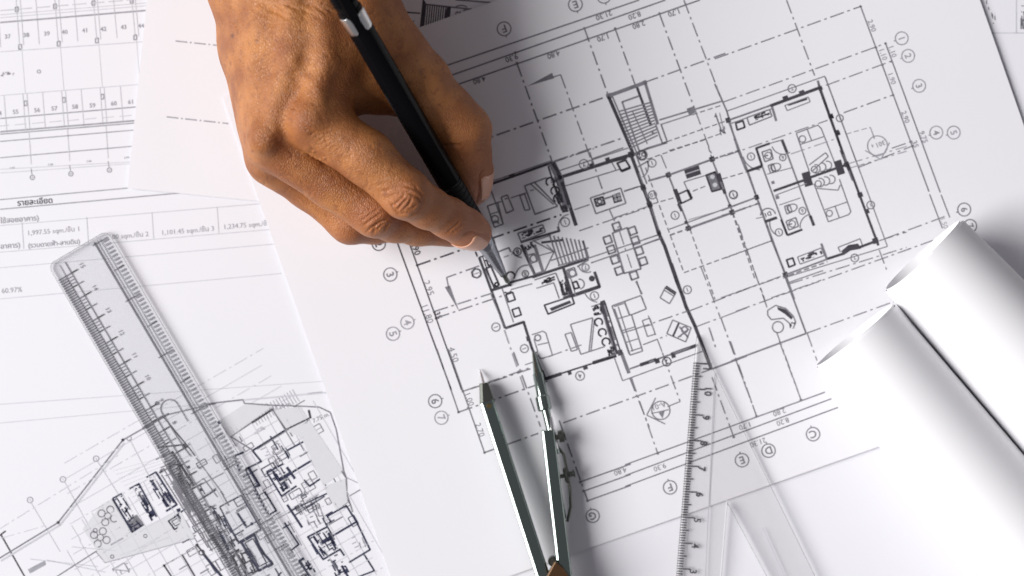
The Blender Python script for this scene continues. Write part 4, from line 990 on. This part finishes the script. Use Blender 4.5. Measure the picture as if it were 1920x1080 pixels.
lathe_obj('grip', PTIP, PDIR, gp+[(.053, PR)], BLACK2, pencil, 28)
lathe_obj('barrel', PTIP, PDIR, [(.053, PR*.99), (.0535, PR), (.131, PR), (.1315, PR*.98), (.1316, PR*.9), (.150, PR*.9)], BLACK, pencil, 24, True, 25)
up = (Vector((0, 0, 1)) - PDIR*PDIR.z).normalized(); sdv = PDIR.cross(up)
# silver band with two arms showing on both sides of the barrel, as the clip's collar
def collar_arm(sgn):
    bm = bmesh.new(); rows = []
    for s_, h0, h1 in ((.1230, .34, .78), (.1238, .26, .92), (.1275, .24, 1.0), (.1295, .30, 1.05), (.1302, .5, 1.05)):
        ro = []
        for k in range(7):
            t = (h0+(h1-h0)*k/6)*1.25*sgn
            ro.append(bm.verts.new(PA(s_)+(up*math.cos(t)+sdv*math.sin(t))*(PR+.0004)))
        rows.append(ro)
    for p, q in zip(rows, rows[1:]):
        for k in range(6): bm.faces.new((p[k], p[k+1], q[k+1], q[k]))
    o = bm_obj('clip_arm', bm, SILVER, pencil, True, 60)
    m = o.modifiers.new('t', 'SOLIDIFY'); m.thickness = .0005; m.offset = 1; bevel(o, .0002)
collar_arm(1); collar_arm(-1)
kp = [(.1340, PR*.92)]
for i in range(14): kp += [(.1343+.0012*i, PR*.98), (.1350+.0012*i, PR*.98), (.1351+.0012*i, PR*.9), (.1354+.0012*i, PR*.9)]
lathe_obj('cap', PTIP, PDIR, kp+[(.156, PR*.95), (.162, PR*.9), (.1625, PR*.6), (.168, PR*.6), (.1685, PR*.5)], BLACK, pencil, 28)
bm = bmesh.new()
for s_, w_, o_ in ((.1300, .0016, .0012), (.1600, .0014, .0016)):
    for q in (-1, 1):
        for z_ in (0, .0008): bm.verts.new(PA(s_)+sdv*(q*w_)+up*(PR+o_+z_))
bmesh.ops.convex_hull(bm, input=bm.verts[:]); bevel(bm_obj('clip', bm, BLACK, pencil), .0003)

# ------------------------------------------------------------------ ruler
RZ0, RTH = HL + .0004, .0020
rd = Vector((.506, .862)); rn = Vector((.862, -.506))     # pixel directions: along, across
R0 = Vector((88, 497))
def rp(s_, t_, z=RZ0+RTH):
    q = R0 + rd*s_ + rn*t_; return W(q.x, q.y, z)
RL, RW = 790, 130
outl = []
def corner(cx, cy, r_, a0):
    for i in range(7):
        t = math.radians(a0+i*15); outl.append(rp(cx+r_*math.cos(t), cy+r_*math.sin(t)))
corner(RL-14, RW-14, 14, 0); corner(14, RW-14, 14, 90); corner(14, 14, 14, 180); corner(RL-14, 14, 14, 270)
ruler = empty('ruler', (0, 0, 0)); tag(ruler, 'clear plastic ruler with fine black centimetre scale lying over the site plan', 'ruler')
edge_faces(prism('blade', outl[::-1], RZ0, RZ0+RTH, PLASTIC, ruler, .0004, 2), EDGE)
class Flat(Print):
    def put(s, name, parent, z):
        return mesh_obj(name, [W(x, y, z) for x, y in s.v], s.f, INKS, parent, mi=s.m)
def rq(s_, t_): q = R0+rd*s_+rn*t_; return (q.x, q.y)
f = Flat(); f.frame(0, 0, 1, DG)
CM = 48.8; S15 = 36
for i in range(0, 151):
    s_ = S15 + i*CM/10
    if s_ > RL-8: break
    L = 46 if i % 10 == 0 else (30 if i % 5 == 0 else 20)
    f.l(*rq(s_, 4), *rq(s_, L if i % 5 == 0 else 21), 2.3 if i % 10 else 2.3, DG)
    if i % 5 == 0: f.l(*rq(s_, 34), *rq(s_, 44), 1.8, DG)
    if i % 10 == 0: f.t(*rq(s_-2, 56), str(15-i//10), 8, 59.6, DG)
f.l(*rq(12, 20), *rq(RL-8, 20), 1.4, MG); f.l(*rq(12, 32), *rq(RL-8, 32), 1.8, DG)
for i in range(0, 16):
    for k in range(4): f.l(*rq(S15+i*CM+6+6.2*k, 22), *rq(S15+i*CM+6+6.2*k, 30), 1.6, DG)
f.l(*rq(8, 98), *rq(RL-6, 98), 3.2, DG); f.l(*rq(8, 104), *rq(RL-6, 104), 1.5, MG); f.l(*rq(8, 110), *rq(RL-6, 110), 1.4, MG)
for i in range(0, 94):
    s_ = 16 + i*8.1
    f.l(*rq(s_, 113), *rq(s_, 124), 3.6, MG)
for i in range(0, 7): f.l(*rq(12+i*61*2, 92), *rq(12+i*61*2, 124), 1.8, DG); f.l(*rq(12+i*61*2+61, 103), *rq(12+i*61*2+61, 124), 1.6, DG)
f.poly([rq(30, 70), rq(RL-20, 70), rq(RL-20, 46.5), rq(30, 46.5)][::-1], TI) if False else None
f.dot(294, 756, 4, DG); f.arc(318, 766, 17, 150, 330, 1.8); f.pl([(303, 774), (345, 840), (358, 856)], 1.8); f.pl([(333, 758), (352, 790)], 1.6)
f.put('scale_markings', ruler, RZ0-.00005)

# ------------------------------------------------------------------ set square
QZ0, QTH = HA + .0006, .0020
sq_o = [(1306, 628), (1254, 1245), (1618, 1262)]
sq_i = [(1364, 944), (1344, 1186), (1497, 1192)]
setsq = empty('set_square', (0, 0, 0)); tag(setsq, 'clear plastic triangular set square with black scale beside the compass', 'set square')
bm = bmesh.new(); z0, z1 = QZ0, QZ0+QTH
def mk(L, z): return [bm.verts.new(W(x, y, z)) for x, y in L]
ol, oh = mk(sq_o, z0), mk(sq_o, z1); il, ih = mk(sq_i, z0), mk(sq_i, z1)
for i in range(3):
    j = (i+1) % 3
    bm.faces.new((oh[i], oh[j], ih[j], ih[i])); bm.faces.new((ol[j], ol[i], il[i], il[j]))
    bm.faces.new((ol[i], ol[j], oh[j], oh[i])); bm.faces.new((il[j], il[i], ih[i], ih[j]))
bevel(edge_faces(bm_obj('frame', bm, PLASTIC2, setsq), EDGE), .0006, 2)
f = Flat(); f.frame(0, 0, 1, DG)
for i in range(0, 112):
    y = 681 + i*4.81; x = 1302 - .0815*(y-640) + 1.5
    L = 26 if i % 10 == 0 else (17 if i % 5 == 0 else 12)
    f.l(x, y, x+L, y+L*.06, 2.5, K)
    if i % 10 == 0: f.t(x+33-(2 if i else 8), y+6, str(11-i//10), 13, 94, K, True)
f.l(1340, 700, 1322, 1100, 1.6, PG); f.l(1322, 1100, 1315, 1180, 1.6, PG); f.l(1430, 990, 1512, 1170, 1.6, TI)
f.put('scale_markings', setsq, QZ0-.00005)

# ------------------------------------------------------------------ compass
comp = empty('drawing_compass', (0, 0, 0)); tag(comp, 'chrome drawing compass with its legs slightly apart below the pencil', 'compass')
def bar(name, p0, p1, w0, w1, z0a, z1a, z0b, z1b, mat, ch=.0014):
    """leg of a compass: bevelled bar between two pixels, z range at each end"""
    a_, b_ = W(*p0, (z0a+z1a)/2), W(*p1, (z0b+z1b)/2); d = (b_-a_).to_2d().normalized(); n_ = Vector((d.y, -d.x, 0))
    bm = bmesh.new(); rings = []
    for c_, w_, za, zb in ((a_, w0, z0a, z1a), (b_, w1, z0b, z1b)):
        sec = [(-.5, 0), (-.5, 1-.47*ch/(zb-za)), (-.5+ch/w_, 1), (.5-.0005/w_, 1), (.5, .9), (.5, 0)]
        rings.append([bm.verts.new(Vector((c_.x, c_.y, za+(zb-za)*zz))+n_*(w_*t_)) for t_, zz in sec])
    p, q = rings
    for i in range(6): bm.faces.new((p[i], p[(i+1) % 6], q[(i+1) % 6], q[i]))
    bm.faces.new(p[::-1]); bm.faces.new(q)
    return bevel(bm_obj(name, bm, mat, comp), .00025)
BZ = HA+.0006
# legs run from the tips down the picture to the hinge, rising a little towards it; bars are given hinge first so the lit chamfer lies on the left
bar('leg', (1022, 1092), (912, 752), .0053, .0053, BZ+.006, BZ+.0125, BZ+.002, BZ+.0085, CHROME, .0011)
bar('leg', (1060, 1085), (1027, 806), .0053, .0050, BZ+.006, BZ+.0125, BZ+.003, BZ+.009, CHROME, .0009)
bar('needle_holder', (914, 756), (907, 718), .0058, .0034, BZ+.0015, BZ+.0078, BZ+.001, BZ+.0052, CHROME_D, .0012)
nz = W(907, 720, BZ+.0034); nt_ = W(900, 692, HA+.0006)
tube('needle', [nz, nz.lerp(nt_, .6), nt_], [.0006, .00055, .0001], SILVER, comp)
sc_ = W(917, 761, BZ+.0078); lathe_obj('screw', sc_, (0, 0, 1), [(0, .0012), (.0006, .0012), (.0009, .0009)], BRASS, comp, 16)
def rod(name, p0, h0, p1, h1, prof, mat):
    a_, b_ = W(*p0, h0), W(*p1, h1); L = (b_-a_).length
    return lathe_obj(name, a_, b_-a_, [(s_*L, r_) for s_, r_ in prof], mat, comp, 20)
rod('lead_rod', (1020, 755), BZ+.0042, (1043, 852), BZ+.0072, [(0, .0016), (1, .0016)], CHROME)
rod('lead_holder', (1000, 660), HA+.0012, (1019, 752), BZ+.0042, [(0, .0003), (.02, .0006), (.42, .0016), (.45, .0020), (1, .0022)], CHROME)
rod('ferrule', (1016, 742), BZ+.004, (1022, 770), BZ+.005, [(0, .0022), (.08, .0027), (.92, .0027), (1, .0022)], CHROME)
rod('pen_clip', (1030, 778), BZ+.0052, (1041, 842), BZ+.0078, [(0, .0005), (.1, .0011), (1, .0013)], SILVER)
rod('adjusting_screw', (1040, 896), BZ+.0055, (1078, 887), BZ+.0055, [(0, .0008), (.45, .0008), (.46, .0026), (.5, .0030), (.62, .0030), (.66, .0024), (.68, .0010), (.9, .0010), (.92, .0016), (1, .0014)], CHROME_D)
rod('hinge_screw', (1034, 822), BZ+.0062, (1060, 816), BZ+.0062, [(0, .0010), (.5, .0010), (.52, .0023), (.85, .0023), (.88, .0016), (1, .0014)], CHROME_D)
tube('spring_wire', [W(1046, 838, BZ+.006), W(1057, 852, BZ+.006), W(1064, 885, BZ+.0058), W(1069, 920, BZ+.0056), W(1070, 950, BZ+.0055), W(1064, 978, BZ+.0055)], .0006, CHROME_D, comp)
tube('spring_wire', [W(1040, 850, BZ+.004), W(1048, 910, BZ+.004), W(1060, 972, BZ+.0045)], .0006, CHROME, comp)
lathe_obj('pivot', W(1036, 1050, BZ+.006), (0, 0, 1), [(0, .0018), (.004, .0018), (.0045, .0014)], CHROME_D, comp, 16)
hz0, hz1 = BZ+.0045, BZ+.0165
bm = bmesh.new()
top = [(1040, 1049), (1056, 1062), (1072, 1085), (1084, 1130), (1000, 1140), (1018, 1090)]
for zz, gr in ((hz0, 1.0), (hz1, .93)):
    for x, y in top:
        q = W(1042+(x-1042)*gr, 1090+(y-1090)*gr, zz); bm.verts.new(q)
bmesh.ops.convex_hull(bm, input=bm.verts[:]); bevel(bm_obj('hinge_head', bm, BROWN, comp), .0005)
rod('handle', (1044, 1128), BZ+.0105, (1062, 1215), BZ+.0105, [(0, .006), (.06, .0066), (.1, .004), (.2, .004), (.22, .0048), (.95, .0046), (1, .0038)], CHROME)

# ------------------------------------------------------------------ rolled drawings
def roll(name, p0, r0, p1, r1, label, seam, seed, turns=2.6):
    """sheet rolled into a slightly conical tube: a real spiral, open at the end"""
    base = HA+.0004
    a_ = W(*p0, base+r0); b_ = W(*p1, base+r1); ax_ = (b_-a_); L = ax_.length; ax_.normalize()
    side = Vector((0, 0, 1)).cross(ax_).normalized(); upv = ax_.cross(side)
    nt_ = int(64*turns); ns = 24; vs = []; fs = []; rr = random.Random(seed)
    for i in range(ns+1):
        s_ = i/ns
        for j in range(nt_+1):
            th = seam + 2*math.pi*turns*j/nt_
            k = j/nt_
            r_ = (r0+(r1-r0)*s_) - .00075*turns*k - .0004*math.sin(3*th+seed)*k - .0002*(1-k)*0
            tele = -.0010*k*turns*.5*math.sin(th*.5+seed) - .0005*math.sin(th)      # the end is not cut quite square
            c_ = a_.lerp(b_, s_) + ax_*tele*(1-s_)
            vs.append(c_ + (side*math.cos(th)+upv*math.sin(th))*r_)
    for i in range(ns):
        for j in range(nt_):
            q = i*(nt_+1)+j; fs.append((q, q+1, q+nt_+2, q+nt_+1))
    o = mesh_obj(name, vs, fs, ROLLP, smooth=True)
    m = o.modifiers.new('thick', 'SOLIDIFY'); m.thickness = .00013; m.offset = 0
    o.modifiers.new('crisp', 'EDGE_SPLIT').split_angle = math.radians(50)
    return tag(o, label, 'paper roll', 'rolled drawings lying side by side')
roll('paper_roll', (1604, 630), .0190, (1604+1.85*253, 630+1.85*308), .0218, 'white paper roll nearer the set square, lower of the two', 4.0, 1)
roll('paper_roll', (1732, 481), .0198, (1732+1.75*284, 481+1.75*306), .0258, 'white paper roll at the right edge, upper of the two', 4.2, 5, 2.58)
